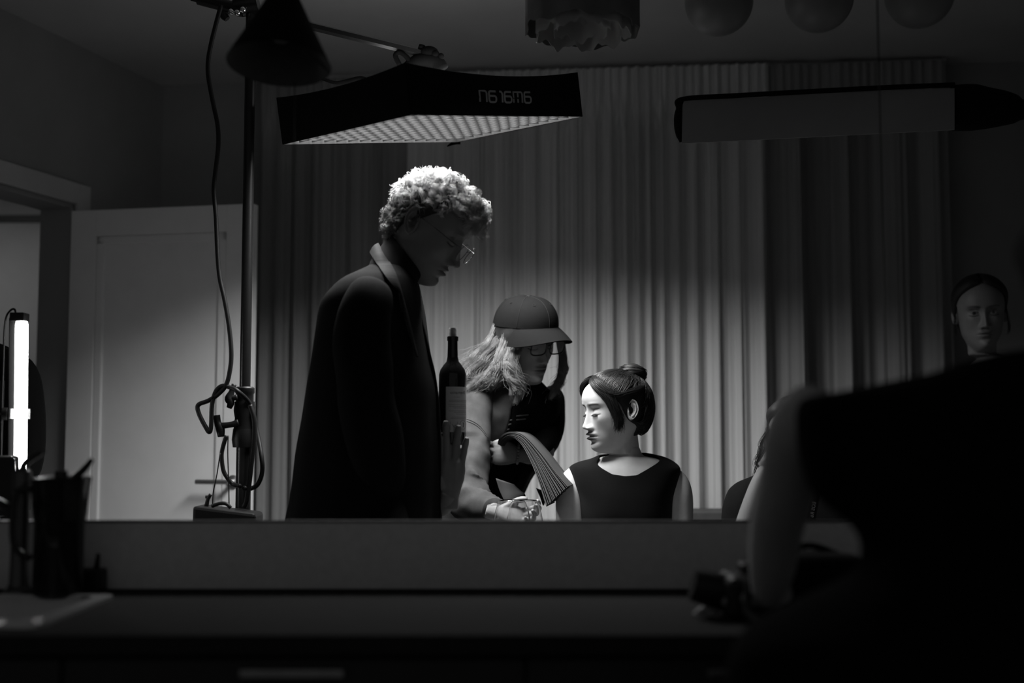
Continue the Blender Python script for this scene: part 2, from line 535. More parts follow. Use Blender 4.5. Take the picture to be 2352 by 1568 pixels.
# base cabinets
ux = [-1.78, -1.385, -0.682, 0.021, 0.724, 1.427]
names = ['black base cabinet at the far left end under the sink', 'black base cabinet under the sink bowl, left of the drawer with the bar handle',
         'black base cabinet with a slim bar handle on its top drawer, under the worktop centre', 'black base cabinet beside the leaning person, right of the bar handle drawer',
         'black base cabinet behind the hips of the person leaning on the worktop']
for i in range(5):
    x0, x1 = ux[i], ux[i + 1]
    cb = empty('base_cabinet', ((x0 + x1) / 2, 2.15, 0.0), names[i], 'cabinet', 'base cabinets under the worktop')
    b = MB()
    for (c, s) in ((((x0 + 0.009), 2.15, 0.47), (0.018, 0.50, 0.76)), (((x1 - 0.009), 2.15, 0.47), (0.018, 0.50, 0.76)),
                   (((x0 + x1) / 2, 2.15, 0.10), (x1 - x0 - 0.036, 0.50, 0.018)), (((x0 + x1) / 2, 2.391, 0.47), (x1 - x0 - 0.036, 0.018, 0.72))):
        b.box(c, s)
    b.build('body', M_CAB, cb)
    MB().box(((x0 + x1) / 2, 2.0, 0.045), (x1 - x0 - 0.01, 0.10, 0.09)).build('plinth', M_CAB, cb)
    for (z0, z1) in ((0.70, 0.862), (0.41, 0.695), (0.10, 0.405)):
        dw = MB().box(((x0 + x1) / 2, 1.889, (z0 + z1) / 2), (x1 - x0 - 0.006, 0.019, z1 - z0)).build('drawer', M_CAB, cb, bevel=0.002)
        h = MB()
        zc = z1 - 0.018
        h.box(((x0 + x1) / 2, 1.862, zc), (0.156, 0.008, 0.012))
        for sx in (-0.06, 0.06):
            h.box(((x0 + x1) / 2 + sx, 1.873, zc), (0.008, 0.016, 0.008))
        h.build('handle', mat('bar_handle', 0.35, 0.35, 0.5, metal=1.0), dw, bevel=0.0015)

# sink
sk = empty('sink', ((SX0 + SX1) / 2, (SY0 + SY1) / 2, CZ - 0.17), 'inset stainless steel sink with shiny rim at the left of the worktop', 'sink')
rb = MB()
def rrect(x0, x1, y0, y1, r, z, n=6):
    pts = []
    for cx, cy, a0 in ((x1 - r, y1 - r, 0), (x0 + r, y1 - r, 90), (x0 + r, y0 + r, 180), (x1 - r, y0 + r, 270)):
        for k in range(n + 1):
            a = math.radians(a0 + 90 * k / n)
            pts.append((cx + r * math.cos(a), cy + r * math.sin(a), z))
    return pts
def ringloft(mb, rings, closed_end=False):
    n = len(rings[0])
    vs = [p for r in rings for p in r]
    fs = [(i * n + j, i * n + (j + 1) % n, (i + 1) * n + (j + 1) % n, (i + 1) * n + j) for i in range(len(rings) - 1) for j in range(n)]
    if closed_end:
        fs.append(tuple(range((len(rings) - 1) * n, len(rings) * n)))
    mb.add(vs, fs)
ringloft(rb, [rrect(SX0 - 0.03, SX1 + 0.03, SY0 - 0.055, SY1 + 0.012, 0.03, CZ + 0.0005), rrect(SX0 - 0.029, SX1 + 0.029, SY0 - 0.054, SY1 + 0.011, 0.03, CZ + 0.006),
              rrect(SX0 + 0.004, SX1 - 0.004, SY0 + 0.004, SY1 - 0.004, 0.03, CZ + 0.0055), rrect(SX0 + 0.008, SX1 - 0.008, SY0 + 0.008, SY1 - 0.008, 0.03, CZ - 0.003)])
rb.build('rim', M_STEEL, sk, smooth=True, auto=50)
bb = MB()
ringloft(bb, [rrect(SX0 + 0.008, SX1 - 0.008, SY0 + 0.008, SY1 - 0.008, 0.03, CZ - 0.003), rrect(SX0 + 0.012, SX1 - 0.012, SY0 + 0.012, SY1 - 0.012, 0.035, CZ - 0.14),
              rrect(SX0 + 0.035, SX1 - 0.035, SY0 + 0.035, SY1 - 0.035, 0.035, CZ - 0.165)], True)
bb.build('bowl', M_STEEL, sk, smooth=True, auto=50)

# faucet
fx, fy = P(44, 1300, 2.345).x, 2.345
fc = empty('faucet', (fx, fy, CZ), 'dark chrome kitchen faucet standing behind the sink at the left edge', 'faucet')
M_DCHROME = mat('dark_chrome', 0.05, 0.12, 0.8, metal=0.0, var=0.05)
MB().lathe([(0, 0), (0.028, 0), (0.028, 0.006), (0.022, 0.012), (0.018, 0.02), (0.0165, 0.10), (0.017, 0.17), (0.0175, 0.23), (0.012, 0.238), (0, 0.24)], (fx, fy, CZ), 24).build('column', M_DCHROME, fc, smooth=True, auto=50)
MB().tube([(fx, fy, CZ + 0.14), (fx - 0.06, fy - 0.05, CZ + 0.19), (fx - 0.13, fy - 0.11, CZ + 0.215), (fx - 0.19, fy - 0.16, CZ + 0.20), (fx - 0.205, fy - 0.175, CZ + 0.16)], [0.013, 0.012, 0.012, 0.012, 0.013], 14, samples=20).build('spout', M_DCHROME, fc, smooth=True, auto=60)
MB().tube([(fx, fy, CZ + 0.235), (fx + 0.012, fy - 0.01, CZ + 0.25), (fx + 0.05, fy - 0.03, CZ + 0.27)], [0.007, 0.007, 0.006], 10, samples=10).build('lever', M_DCHROME, fc, smooth=True, auto=60)

# glass pitcher
gx, gy = P(132, 1300, 2.31).x, 2.315
pt = empty('glass_pitcher', (gx, gy, CZ), 'dark tinted glass pitcher with slanted spout standing between the faucet and the upstand', 'pitcher')
M_TINT = mat('tinted_glass', 0.012, 0.08, 0.6, var=0.05, alpha=0.72)
M_TINT2 = mat('tinted_lid', 0.01, 0.2, 0.5, var=0.05)
R = 0.046
prof = [(0, 0.003), (R - 0.002, 0.003), (R, 0.008), (R, 0.135), (R + 0.003, 0.15), (R + 0.008, 0.20), (R + 0.011, 0.222), (R + 0.009, 0.222), (R + 0.006, 0.20), (R + 0.001, 0.15), (R - 0.002, 0.135), (R - 0.002, 0.012), (0, 0.01)]
MB().lathe(prof, (gx, gy, CZ), 32).build('jug', M_TINT, pt, smooth=True, auto=50)
MB().tube([(gx + 0.02, gy, CZ + 0.215), (gx + 0.044, gy, CZ + 0.238), (gx + 0.058, gy, CZ + 0.256)], [0.008, 0.007, 0.005], 10, samples=8).build('spout', M_TINT2, pt, smooth=True)
MB().tube([(gx - R - 0.002, gy - 0.012, CZ + 0.20), (gx - R - 0.03, gy - 0.02, CZ + 0.19), (gx - R - 0.032, gy - 0.02, CZ + 0.10), (gx - R - 0.001, gy - 0.012, CZ + 0.07)], 0.006, 10, samples=18).build('handle', M_TINT2, pt, smooth=True)
MB().lathe([(0, 0), (R + 0.004, 0), (R + 0.004, 0.006), (0.012, 0.012), (0.012, 0.02), (0.0, 0.022)], (gx, gy, CZ + 0.214), 28).build('lid', M_TINT2, pt, smooth=True, auto=40)
# dark brush holder by the upstand
bx = P(205, 1310, 2.38).x
bh = empty('dish_brush_caddy', (bx, 2.385, CZ), 'small dark caddy with an upright brush against the upstand, right of the pitcher', 'caddy')
MB().box((bx, 2.385, CZ + 0.022), (0.055, 0.045, 0.044)).build('tray', M_BLKPLAST, bh, bevel=0.006)
MB().tube([(bx + 0.012, 2.385, CZ + 0.04), (bx + 0.014, 2.388, CZ + 0.072)], [0.006, 0.004], 8).build('brush_handle', M_BLKPLAST, bh, smooth=True)
# ------------------------------------------------------------------ overhead softbox with fabric grid
Nn, Ll = P(945, 264, 2.96), P(650, 332, 3.29)
_lo, _hi = 3.0, 3.9
for _k in range(40):                                   # depth of the right corner that makes the box square-cornered
    _m = (_lo + _hi) / 2
    if (P(1337, 268, _m) - Nn).dot(Ll - Nn) < 0: _lo = _m
    else: _hi = _m
Rr = P(1337, 268, _m)
Ff = Ll + Rr - Nn
eu, ev = (Rr - Nn), (Ll - Nn)
nup = eu.cross(ev).normalized()
if nup.z < 0: nup = -nup
sb = empty('softbox', tuple((Nn + Ff) / 2), 'large black square softbox with a glowing fabric grid hanging over the people', 'softbox')
SH = 0.128
def sbp(u, v, h, inset=0.0):
    return Nn + eu * (inset + u * (1 - 2 * inset)) + ev * (inset + v * (1 - 2 * inset)) + nup * h
def skirt(fn, sag, top_in):
    na, nb = 25, 8
    G = np.zeros((nb, na, 3))
    for i in range(nb):
        for j in range(na):
            t, h = j / (na - 1), i / (nb - 1)
            s = 4 * t * (1 - t)
            hh = h * (SH - sag * s) - 0.008 * (1 - h) * (0 if True else s)
            bul = 0.012 * math.sin(math.pi * h) * s
            G[i, j] = fn(t, hh, bul - top_in * h)
    return MB().slab(G, 0.004)
c_ = (Nn + Ff) / 2
def outward(d): return d
eun, evn = eu.normalized(), ev.normalized()
skirt(lambda t, h, o: Nn + eu * t + nup * h - evn * o, 0.022, 0.0).build('skirt_panel', M_BLKFAB, sb, smooth=True, auto=60)
skirt(lambda t, h, o: Nn + ev * t + nup * h - eun * o, 0.014, 0.0).build('skirt_panel', M_BLKFAB, sb, smooth=True, auto=60)
skirt(lambda t, h, o: Ll + eu * t + nup * h + evn * o, 0.02, 0.0).build('skirt_panel', M_BLKFAB, sb, smooth=True, auto=60)
skirt(lambda t, h, o: Rr + ev * t + nup * h + eun * o, 0.02, 0.0).build('skirt_panel', M_BLKFAB, sb, smooth=True, auto=60)
# sloping top cover up to the lamp head
tc = MB()
rings = []
for (ins, h) in ((0.0, SH - 0.010), (0.10, SH - 0.03), (0.25, SH - 0.03), (0.36, SH - 0.03)):
    rings.append([tuple(sbp(u, v, h, ins)) for (u, v) in ((0, 0), (.25, 0), (.5, 0), (.75, 0), (1, 0), (1, .25), (1, .5), (1, .75), (1, 1), (.75, 1), (.5, 1), (.25, 1), (0, 1), (0, .75), (0, .5), (0, .25))])
n_ = 16
for i in range(1):
    rings[0] = [tuple(Vector(p) - nup * (0.018 if k % 4 else 0.0)) for k, p in enumerate(rings[0])]
tc.add([p for r in rings for p in r], [(i * n_ + j, i * n_ + (j + 1) % n_, (i + 1) * n_ + (j + 1) % n_, (i + 1) * n_ + j) for i in range(3) for j in range(n_)])
tc.build('top_cover', M_BLKFAB, sb, smooth=True, auto=50)
RB = Matrix((eun, nup.cross(eun).normalized(), nup)).transposed()
MB().box(tuple(sbp(.5, .5, SH - 0.01)), (0.22, 0.20, 0.05), RB).build('lamp_head', M_BLKPLAST, sb, bevel=0.006)
# diffuser and its light
dq = [sbp(0, 0, 0.032, 0.012), sbp(1, 0, 0.032, 0.012), sbp(1, 1, 0.032, 0.012), sbp(0, 1, 0.032, 0.012)]
M_DIFF = mat('diffuser_cloth', 0.7, emit=0.35)
MB().hexa([tuple(p) for p in dq], [tuple(p + nup * 0.003) for p in dq]).build('diffuser', M_DIFF, sb)
ld = bpy.data.lights.new('softbox_light', 'AREA')
ld.shape = 'RECTANGLE'
ld.size = eu.length * 0.95
ld.size_y = ev.length * 0.95
ld.energy = KEY_POWER
lo = bpy.data.objects.new('softbox_light', ld)
COL.objects.link(lo)
lo.parent = sb
Mx = Matrix((eun, nup.cross(eun).normalized(), nup)).transposed().to_4x4()
lo.matrix_local = Matrix.Translation(sbp(.5, .5, 0.028) - WLOC[sb.name]) @ Mx
# added fill light above the closed top cover, brightens ceiling and walls
ld2 = bpy.data.lights.new('ceiling_fill_light', 'AREA')
ld2.shape = 'RECTANGLE'
ld2.size, ld2.size_y = 0.40, 0.36
ld2.energy = CEIL_FILL_POWER
lo2 = bpy.data.objects.new('ceiling_fill_light', ld2)
COL.objects.link(lo2)
lo2.parent = sb
lo2.matrix_local = Matrix.Translation(sbp(.5, .5, SH + 0.012) - WLOC[sb.name]) @ Matrix.Rotation(math.radians(-14), 4, 'Y') @ Matrix.Rotation(math.pi, 4, 'X')
# fabric grid strips
M_GRID = mat('grid_cloth', 0.0020, 0.5, 0.3, var=0.35, scale=14)
GD, GD2 = 0.0178, 0.0108
NG1, NG2 = 15, 13
for k in range(1, NG1):
    t = k / NG1
    a, b = sbp(t, 0, 0.004, 0.012), sbp(t, 1, 0.004, 0.012)
    off = eun * 0.0007
    MB().hexa([tuple(a - off), tuple(a + off), tuple(b + off), tuple(b - off)], [tuple(q + nup * GD) for q in (a - off, a + off, b + off, b - off)]).build('grid_strip', M_GRID, sb)
for k in range(1, NG2):
    t = k / NG2
    a, b = sbp(0, t, 0.004, 0.012), sbp(1, t, 0.004, 0.012)
    off = evn * 0.0007
    MB().hexa([tuple(a - off), tuple(b - off), tuple(b + off), tuple(a + off)], [tuple(q + nup * GD2) for q in (a - off, b - off, b + off, a + off)]).build('grid_strip', M_GRID, sb)
# mirrored lettering on the skirt that faces right
gl_a = [(1, 1), (.22, 1), (.06, .93), (0, .78), (0, .22), (.06, .07), (.22, 0), (.78, 0), (.94, .07), (1, .2), (1, .38), (.94, .5), (.78, .57), (.0, .57)]
glyphs = [([[(0, 0), (0, 1), (.78, 1), (.94, .93), (1, .78), (1, 0)]], 0.9),
          ([gl_a], 0.95), ([[(1, 0), (1, .7), (.92, .9), (.75, 1), (.35, 1)]], 0.55), ([gl_a], 0.95),
          ([[(0, 0), (0, 1), (.86, 1), (.97, .93), (1, .8), (1, 0)], [(.5, 1), (.5, 0)]], 1.25), ([gl_a], 0.95)]
tot = sum(w for _, w in glyphs) + 0.32 * (len(glyphs) - 1)
u0, u1, v0, v1 = 0.355, 0.655, 0.32, 0.585
lg = MB()
x = 0.0
LW = (u1 - u0) * eu.length / tot
LH = (v1 - v0) * SH
for gs, w in glyphs:
    for g in gs:
        pl = [(u0 * eu.length + (x + q[0] * w) * LW, v0 * SH + q[1] * LH) for q in g]
        dense = []
        for i in range(len(pl) - 1):
            dense += [pl[i]]
        dense.append(pl[-1])
        def tw(a, b, h):
            t = a / eu.length
            s = 4 * t * (1 - t)
            hh = b / SH * (SH - 0.022 * s)
            bul = 0.012 * math.sin(math.pi * b / SH) * s
            return tuple(Nn + eun * a + nup * hh - evn * (bul + 0.0022 + h))
        strokes_mesh(lg, [dense], 0.0062, 0.0006, tw)
    x += w + 0.32
lg.build('logo', M_LOGO, sb, label='grey mirrored lettering printed on the softbox skirt')
# loose velcro flap at the far corner
fl = MB()
G = np.array([[tuple(Ff + Vector((0.012 * i - 0.03, -0.02, 0.004 - 0.03 * (i / 4) ** 0.5 * (1 - j / 3)))) for j in range(4)] for i in range(5)])
fp = Ff + Vector((0.012, 0.004, 0.010))
G = np.array([[tuple(fp + Vector((-0.042 * i / 5, 0.0, 0.006 - 0.026 * (i / 5) ** 1.3 - (0.018 * (1 - i / 5) + 0.004) * j / 3))) for j in range(4)] for i in range(6)])
fl.slab(G, 0.003).build('flap', mat('flap_black_unlit', 0.0008, 0.95, 0.0), sb, smooth=True)  # black cloth darkened further so the flap looks unlit beside the lamp
# yoke and clamp on top
M_CLAMP = mat('dull_black_metal', 0.004, 0.85, 0.06)
yk = MB()
yk.tube([tuple(P(918, 150, 3.32)), tuple(P(908, 128, 3.32)), tuple(P(918, 120, 3.32)), tuple(P(935, 132, 3.32)), tuple(P(945, 150, 3.32))], 0.007, 8, samples=20)
yk.build('yoke', M_CLAMP, sb, smooth=True)
bk = MB()
bk.tube([tuple(P(930, 165, 3.33)), tuple(P(960, 140, 3.33)), tuple(P(1000, 140, 3.33)), tuple(P(1016, 160, 3.33))], 0.02, 10, samples=14)
bk.build('bracket', M_CLAMP, sb, smooth=True)
# trailing tie strap at the left rear
tsb = MB().tube([tuple(P(726, 170, 3.48)), tuple(P(745, 182, 3.48)), tuple(P(772, 190, 3.48)), tuple(P(800, 186, 3.48)), tuple(P(830, 180, 3.46)), tuple(P(850, 190, 3.44))], [0.006, 0.005, 0.005, 0.007, 0.007, 0.006], 8, samples=22)
tsb.build('tie_strap', M_BLKFAB, sb, smooth=True)

# ------------------------------------------------------------------ boom stand holding the softbox
ST = 3.32
base = P(556, 1100, ST)
top = P(578, 172, ST)
sx, sy = (base.x + top.x) / 2, ST
bs = empty('boom_stand', (sx, sy, 0.0), 'black metal boom stand with a cable wrapped around it in front of the white door', 'light stand')
def at_z(z): return (sx, sy, z)
z_j = P(556, 905, ST).z
MB().tube([at_z(z_j - 0.02), at_z(2.37)], 0.0150, 16).build('upper_pole', M_BLKMETAL, bs, smooth=True, auto=40)
MB().tube([at_z(0.30), at_z(z_j + 0.005)], 0.0205, 16).build('lower_pole', M_BLKMETAL, bs, smooth=True, auto=40)
cl = MB()
cl.lathe([(0, -0.02), (0.024, -0.02), (0.024, 0.0), (0.026, 0.004), (0.026, 0.016), (0.022, 0.02), (0, 0.02)], at_z(P(0, 905, ST).z), 20)
cl.lathe([(0, -0.06), (0.027, -0.06), (0.029, -0.03), (0.026, 0.0), (0.0295, 0.02), (0.027, 0.045), (0, 0.045)], at_z(P(0, 960, ST).z), 20)
cl.lathe([(0, -0.02), (0.03, -0.02), (0.033, 0.0), (0.03, 0.03), (0, 0.03)], at_z(P(0, 1010, ST).z), 20)
cl.build('collar', M_BLKPLAST, bs, smooth=True, auto=40)
def knob(px, py, pts, nm='knob', d=ST - 0.03):
    MB().tube([tuple(P(*q, d)) for q in pts[0]], pts[1], 10, samples=16).build(nm, M_BLKPLAST, bs, smooth=True)
knob(0, 0, ([(538, 882), (532, 900), (526, 915), (530, 925), (526, 937)], [0.0065, 0.008, 0.012, 0.010, 0.007]))
knob(0, 0, ([(525, 915), (545, 912)], [0.008, 0.008]))
knob(0, 0, ([(498, 953), (500, 970), (506, 985), (508, 1003)], [0.0085, 0.0095, 0.012, 0.009]))
knob(0, 0, ([(505, 978), (530, 975), (548, 970)], [0.009, 0.008, 0.010]))
# legs on the floor
for k in range(3):
    a = math.radians(40 + 120 * k)
    lg = MB().tube([(sx + 0.02 * math.cos(a), sy + 0.02 * math.sin(a), 0.36), (sx + 0.20 * math.cos(a), sy + 0.20 * math.sin(a), 0.16), (sx + 0.36 * math.cos(a), sy + 0.36 * math.sin(a), 0.014)], 0.012, 10)
    o = lg.build('leg', M_BLKMETAL, bs, smooth=True, auto=40)
# grip head with chrome nuts
gh = MB()
c = P(568, 8, ST)
gh.lathe([(0, -0.035), (0.03, -0.035), (0.034, -0.02), (0.034, 0.03), (0, 0.03)], n=18, M=Matrix.Translation(c) @ Matrix.Rotation(math.radians(80), 4, 'Y'))
gh.tube([tuple(P(525, 12, ST)), tuple(P(514, 32, ST)), tuple(P(522, 44, ST))], [0.011, 0.013, 0.009], 10, samples=8)
gh.build('grip_head', M_BLKMETAL, bs, smooth=True, auto=40)
ch = MB()
for q in ((531, 27), (545, 29), (558, 22)):
    ch.sphere(tuple(P(q[0], q[1], ST - 0.03)), 0.009, 12, 8)
ch.build('chrome_nut', M_CHROME, bs, smooth=True)
b0, b1 = P(440, -7, ST - 0.01), P(1008, 132, 3.33)
bmo = MB().tube([tuple(b0), tuple(b1)], 0.0115, 6)
bmo.build('boom_arm', mat('boom_metal', 0.035, 0.35, 0.5, metal=0.6), bs, smooth=False)
MB().tube([tuple(P(456, -3, ST - 0.01)), tuple(P(560, 24, ST - 0.01))], 0.0175, 12).build('boom_grip', M_BLKPLAST, bs, smooth=True, auto=40)
cb = MB()
cb.sphere(tuple(P(985, 122, 3.33)), (0.028, 0.02, 0.02), 14, 10)
cb.tube([tuple(P(968, 112, 3.33)), tuple(P(970, 104, 3.33))], [0.010, 0.009], 10)
cb.sphere(tuple(P(1000, 125, 3.32)), 0.012, 10, 8)
cb.sphere(tuple(P(1013, 130, 3.32)), 0.010, 10, 8)
cb.build('boom_clamp', M_CLAMP, bs, smooth=True)

# power cable
cd = 3.27
def cable(pts, r, nm, label, samples=90, d=cd):
    return MB().tube([tuple(P(*(q if len(q) == 3 else (q[0], q[1], d)))) for q in pts], r, 9, samples=samples).build(nm, M_RUBBER, None, smooth=True, label=label, cat='cable')
cable([(508, 12), (500, 40), (486, 95), (478, 140), (479, 180), (490, 240), (500, 290), (501, 340), (494, 400), (491, 440), (496, 500), (500, 590), (505, 640), (516, 690), (526, 750), (531, 810),
       (528, 850), (519, 884), (500, 906), (478, 920), (455, 930), (457, 950), (472, 980), (481, 992), (485, 975), (487, 930), (495, 900), (510, 886), (530, 890), (548, 900, 3.26), (575, 930, 3.3), (590, 990, 3.3),
       (601, 1050), (602, 1085), (592, 1112), (575, 1122), (560, 1120, 3.25)], 0.0062, 'power_cable', 'thick black cable dropping from the boom and looping around the stand', 220)
cable([(520, 1000), (511, 1030), (509, 1050), (513, 1080), (524, 1100), (536, 1112), (552, 1116, 3.25)], 0.0058, 'power_cable', 'short black cable loop at the left of the stand foot above the control box', 50)
cable([(574, 930), (583, 960), (584, 1000), (578, 1060), (572, 1110), (566, 1150), (560, 1165)], 0.0070, 'power_cable', 'black cable running straight down the right side of the stand', 50, 3.26)
cable([(524, 1000), (523, 1040), (525, 1100), (526, 1160)], 0.0016, 'hanging_cord', 'thin cord hanging close to the stand above the control box', 20, 3.24)
cable([(506, 1040), (498, 1090), (490, 1130), (488, 1160)], 0.0016, 'hanging_cord', 'thin slanting cord left of the stand above the control box', 20, 3.24)
# control box hung on the stand
q0, q1, q2 = P(449, 1160, 3.22), P(592, 1178, 3.22), P(446, 1200, 3.22)
kb = empty('control_box', ((q0.x + q1.x) / 2, 3.24, 0.80), 'black control box with a small handle hung at the foot of the boom stand', 'box')
MB().hexa([(q0.x - 0.003, 3.19, 0.80), (q1.x, 3.19, 0.80), (q1.x, 3.295, 0.80), (q0.x - 0.003, 3.295, 0.80)], [(q0.x, 3.19, q0.z), (q1.x, 3.19, q1.z), (q1.x, 3.295, q1.z), (q0.x, 3.295, q0.z)]).build('case', M_BLKPLAST, kb, bevel=0.008)
MB().tube([tuple(P(474, 1162, 3.22)), tuple(P(478, 1145, 3.22)), tuple(P(484, 1135, 3.22))], [0.006, 0.005, 0.005], 8, samples=8).build('antenna', M_BLKPLAST, kb, smooth=True)
MB().tube([tuple(P(472, 1141, 3.22)), tuple(P(484, 1141, 3.22))], 0.004, 8).build('antenna_knob', M_BLKPLAST, kb, smooth=True)
MB().tube([tuple(P(486, 1162, 3.22)), tuple(P(505, 1156, 3.22)), tuple(P(520, 1157, 3.22)), tuple(P(530, 1166, 3.22))], 0.005, 8, samples=14).build('handle', M_BLKPLAST, kb, smooth=True)

# ------------------------------------------------------------------ LED tube light on a stand at the left
TD = 3.10
tl = empty('tube_light', tuple(P(50, 1180, TD)), 'glowing white LED tube standing upright in a black housing at the left edge', 'tube light')
tt, tb = P(50, 738, TD), P(46, 1155, TD)
M_TUBE = mat('tube_glow', 0.9, emit=TUBE_STRENGTH)
MB().tube([tuple(tt), tuple(tt * 0.98 + tb * 0.02), tuple(tb * 0.98 + tt * 0.02), tuple(tb)], [0.0135, 0.0155, 0.0155, 0.012], 16).build('tube', M_TUBE, tl, smooth=True, auto=60)
hp0, hp1 = P(36, 730, TD + 0.018), P(32, 1165, TD + 0.018)
MB().hexa([(hp1.x - 0.010, TD - 0.002, hp1.z), (hp1.x + 0.009, TD + 0.004, hp1.z), (hp1.x + 0.009, TD + 0.04, hp1.z), (hp1.x - 0.010, TD + 0.04, hp1.z)],
          [(hp0.x - 0.010, TD - 0.002, hp0.z), (hp0.x + 0.009, TD + 0.004, hp0.z), (hp0.x + 0.009, TD + 0.04, hp0.z), (hp0.x - 0.010, TD + 0.04, hp0.z)]).build('housing', M_BLKPLAST, tl, bevel=0.003)
e0 = P(42, 728, TD)
MB().box((e0.x, TD + 0.008, e0.z), (0.036, 0.04, 0.022)).build('end_cap', M_BLKPLAST, tl, bevel=0.002)
e1 = P(46, 1162, TD)
MB().box((e1.x, TD + 0.008, e1.z), (0.036, 0.04, 0.022)).build('end_cap', M_BLKPLAST, tl, bevel=0.002)
MB().tube([tuple(P(36, 722, TD)), tuple(P(34, 711, TD)), tuple(P(26, 711, TD)), tuple(P(15, 726, TD)), tuple(P(10, 760, TD)), tuple(P(8, 830, TD)), tuple(P(4, 950, TD)), tuple(P(2, 1100, TD))], 0.0026, 8, samples=60).build('power_lead', M_RUBBER, tl, smooth=True)
cbx = P(30, 950, TD)
MB().box((cbx.x, TD + 0.004, cbx.z), (0.006, 0.05, 0.024)).build('clip', mat('white_clip', 0.6, 0.4), tl, bevel=0.001)
MB().box((P(47, 950, TD).x, TD - 0.002, cbx.z), (0.036, 0.04, 0.026)).build('band', mat('clear_band', 0.5, 0.2, alpha=0.35), tl, bevel=0.001)
lsx = P(-8, 950, TD).x
ls = empty('tube_light_stand', (lsx, TD + 0.02, 0.0), 'thin stand and clamp carrying the LED tube at the left edge', 'light stand')
MB().tube([(lsx, TD + 0.02, 0.28), (lsx, TD + 0.02, 1.34)], 0.009, 12).build('pole', M_BLKMETAL, ls, smooth=True, auto=40)
MB().tube([(lsx, TD + 0.02, cbx.z), (cbx.x - 0.004, TD + 0.004, cbx.z)], 0.006, 10).build('clamp_arm', M_STEEL, ls, smooth=True, auto=40)
cg = P(12, 950, TD)
MB().lathe([(0, -0.006), (0.017, -0.006), (0.017, 0.006), (0, 0.006)], n=12, M=Matrix.Translation((cg.x, TD + 0.006, cg.z)) @ Matrix.Rotation(math.pi / 2, 4, 'Y')).build('clamp_knob', M_BLKPLAST, ls, smooth=True, auto=40)
for k in range(3):
    a = math.radians(90 + 120 * k)
    MB().tube([(lsx, TD + 0.02, 0.34), (lsx + 0.2 * math.cos(a), TD + 0.02 + 0.2 * math.sin(a), 0.012)], 0.007, 8).build('leg', M_BLKMETAL, ls, smooth=True, auto=40)

# ------------------------------------------------------------------ strip softbox at the upper right
D2 = 3.2
sl = empty('strip_softbox', tuple(P(1900, 270, D2)), 'long strip softbox with unlit grey front and black rim at the upper right', 'softbox')
c00, c10, c11, c01 = P(1566, 330, D2 - 0.03), P(2192, 298, D2 - 0.03), P(2192, 203, D2 - 0.0), P(1568, 232, D2 - 0.0)
M_GREYF = mat('grey_diffuser', 0.34, 0.8, 0.1, var=0.06, scale=8)
nrm = (c10 - c00).cross(c01 - c00).normalized()      # toward the camera
if nrm.y > 0: nrm = -nrm
def quadgrid(a, b, c, d, n, m, bul=0.0):
    G = np.zeros((m, n, 3))
    for i in range(m):
        for j in range(n):
            s, t = j / (n - 1), i / (m - 1)
            q = (a * (1 - s) + b * s) * (1 - t) + (d * (1 - s) + c * s) * t
            G[i, j] = q + nrm * bul * math.sin(math.pi * t) * (1 - (2 * s - 1) ** 8)
    return G
MB().slab(quadgrid(c00, c10, c11, c01, 40, 10, 0.006), 0.003).build('front_diffuser', M_GREYF, sl, smooth=True, auto=60)
rim_t = MB().tube([tuple(P(1556, 248, D2)), tuple(P(1568, 228, D2)), tuple(P(1700, 219, D2)), tuple(P(2035, 201, D2)), tuple(P(2192, 195, D2))], [0.005, 0.007, 0.007, 0.007, 0.007], 8, samples=50)
rim_t.build('top_rim', M_BLKFAB, sl, smooth=True)
lc_ = np.array([[tuple(P(x, y, D2 + dd_)) for dd_ in (-0.03, 0.05)] for (x, y) in ((1570, 226), (1562, 230), (1555, 245), (1550, 270), (1549, 290), (1554, 312), (1563, 330), (1569, 329))])
# left cap as a solid curved bar
MB().tube([tuple(P(1566, 232, D2)), tuple(P(1557, 260, D2)), tuple(P(1556, 285, D2)), tuple(P(1558, 305, D2)), tuple(P(1564, 326, D2))], [0.006, 0.009, 0.0095, 0.008, 0.004], 10, samples=24).build('end_rim', M_BLKFAB, sl, smooth=True)
bk = MB()
yb = 0.11
bq = [P(1564, 322, D2 + 0.01), P(2192, 296, D2 + 0.01), P(2192, 206, D2 + 0.01), P(1564, 236, D2 + 0.01)]
bq2 = [q + Vector((0, yb, 0.03)) for q in bq]
bk.hexa([tuple(bq[0]), tuple(bq[1]), tuple(bq2[1]), tuple(bq2[0])], [tuple(bq[3]), tuple(bq[2]), tuple(bq2[2]), tuple(bq2[3])])
bk.build('back_cover', M_BLKFAB, sl, bevel=0.01)
ep = [(2190, 196, 300), (2230, 194, 300), (2260, 200, 297), (2300, 208, 290), (2330, 218, 284), (2345, 228, 276), (2370, 232, 272)]
path = [tuple((P(x, a_, D2 + 0.04) + P(x, b_, D2 + 0.04)) / 2) for x, a_, b_ in ep]
rad = [(P(x, a_, D2) - P(x, b_, D2)).length / 2 for x, a_, b_ in ep]
MB().tube(path, rad, 18, samples=24).build('tapered_end', M_BLKFAB, sl, smooth=True, auto=60)
rsx = 1.62
rs = empty('strip_softbox_stand', (rsx, D2 + 0.06, 0.0), 'black stand carrying the strip softbox beyond the right edge', 'light stand')
MB().tube([(rsx, D2 + 0.04, 0.3), (rsx, D2 + 0.04, 2.2)], 0.014, 14).build('pole', M_BLKMETAL, rs, smooth=True, auto=40)
e_ = P(2366, 252, D2 + 0.04)
MB().tube([(rsx, D2 + 0.04, e_.z), tuple(e_)], 0.012, 12).build('arm', M_BLKMETAL, rs, smooth=True, auto=40)
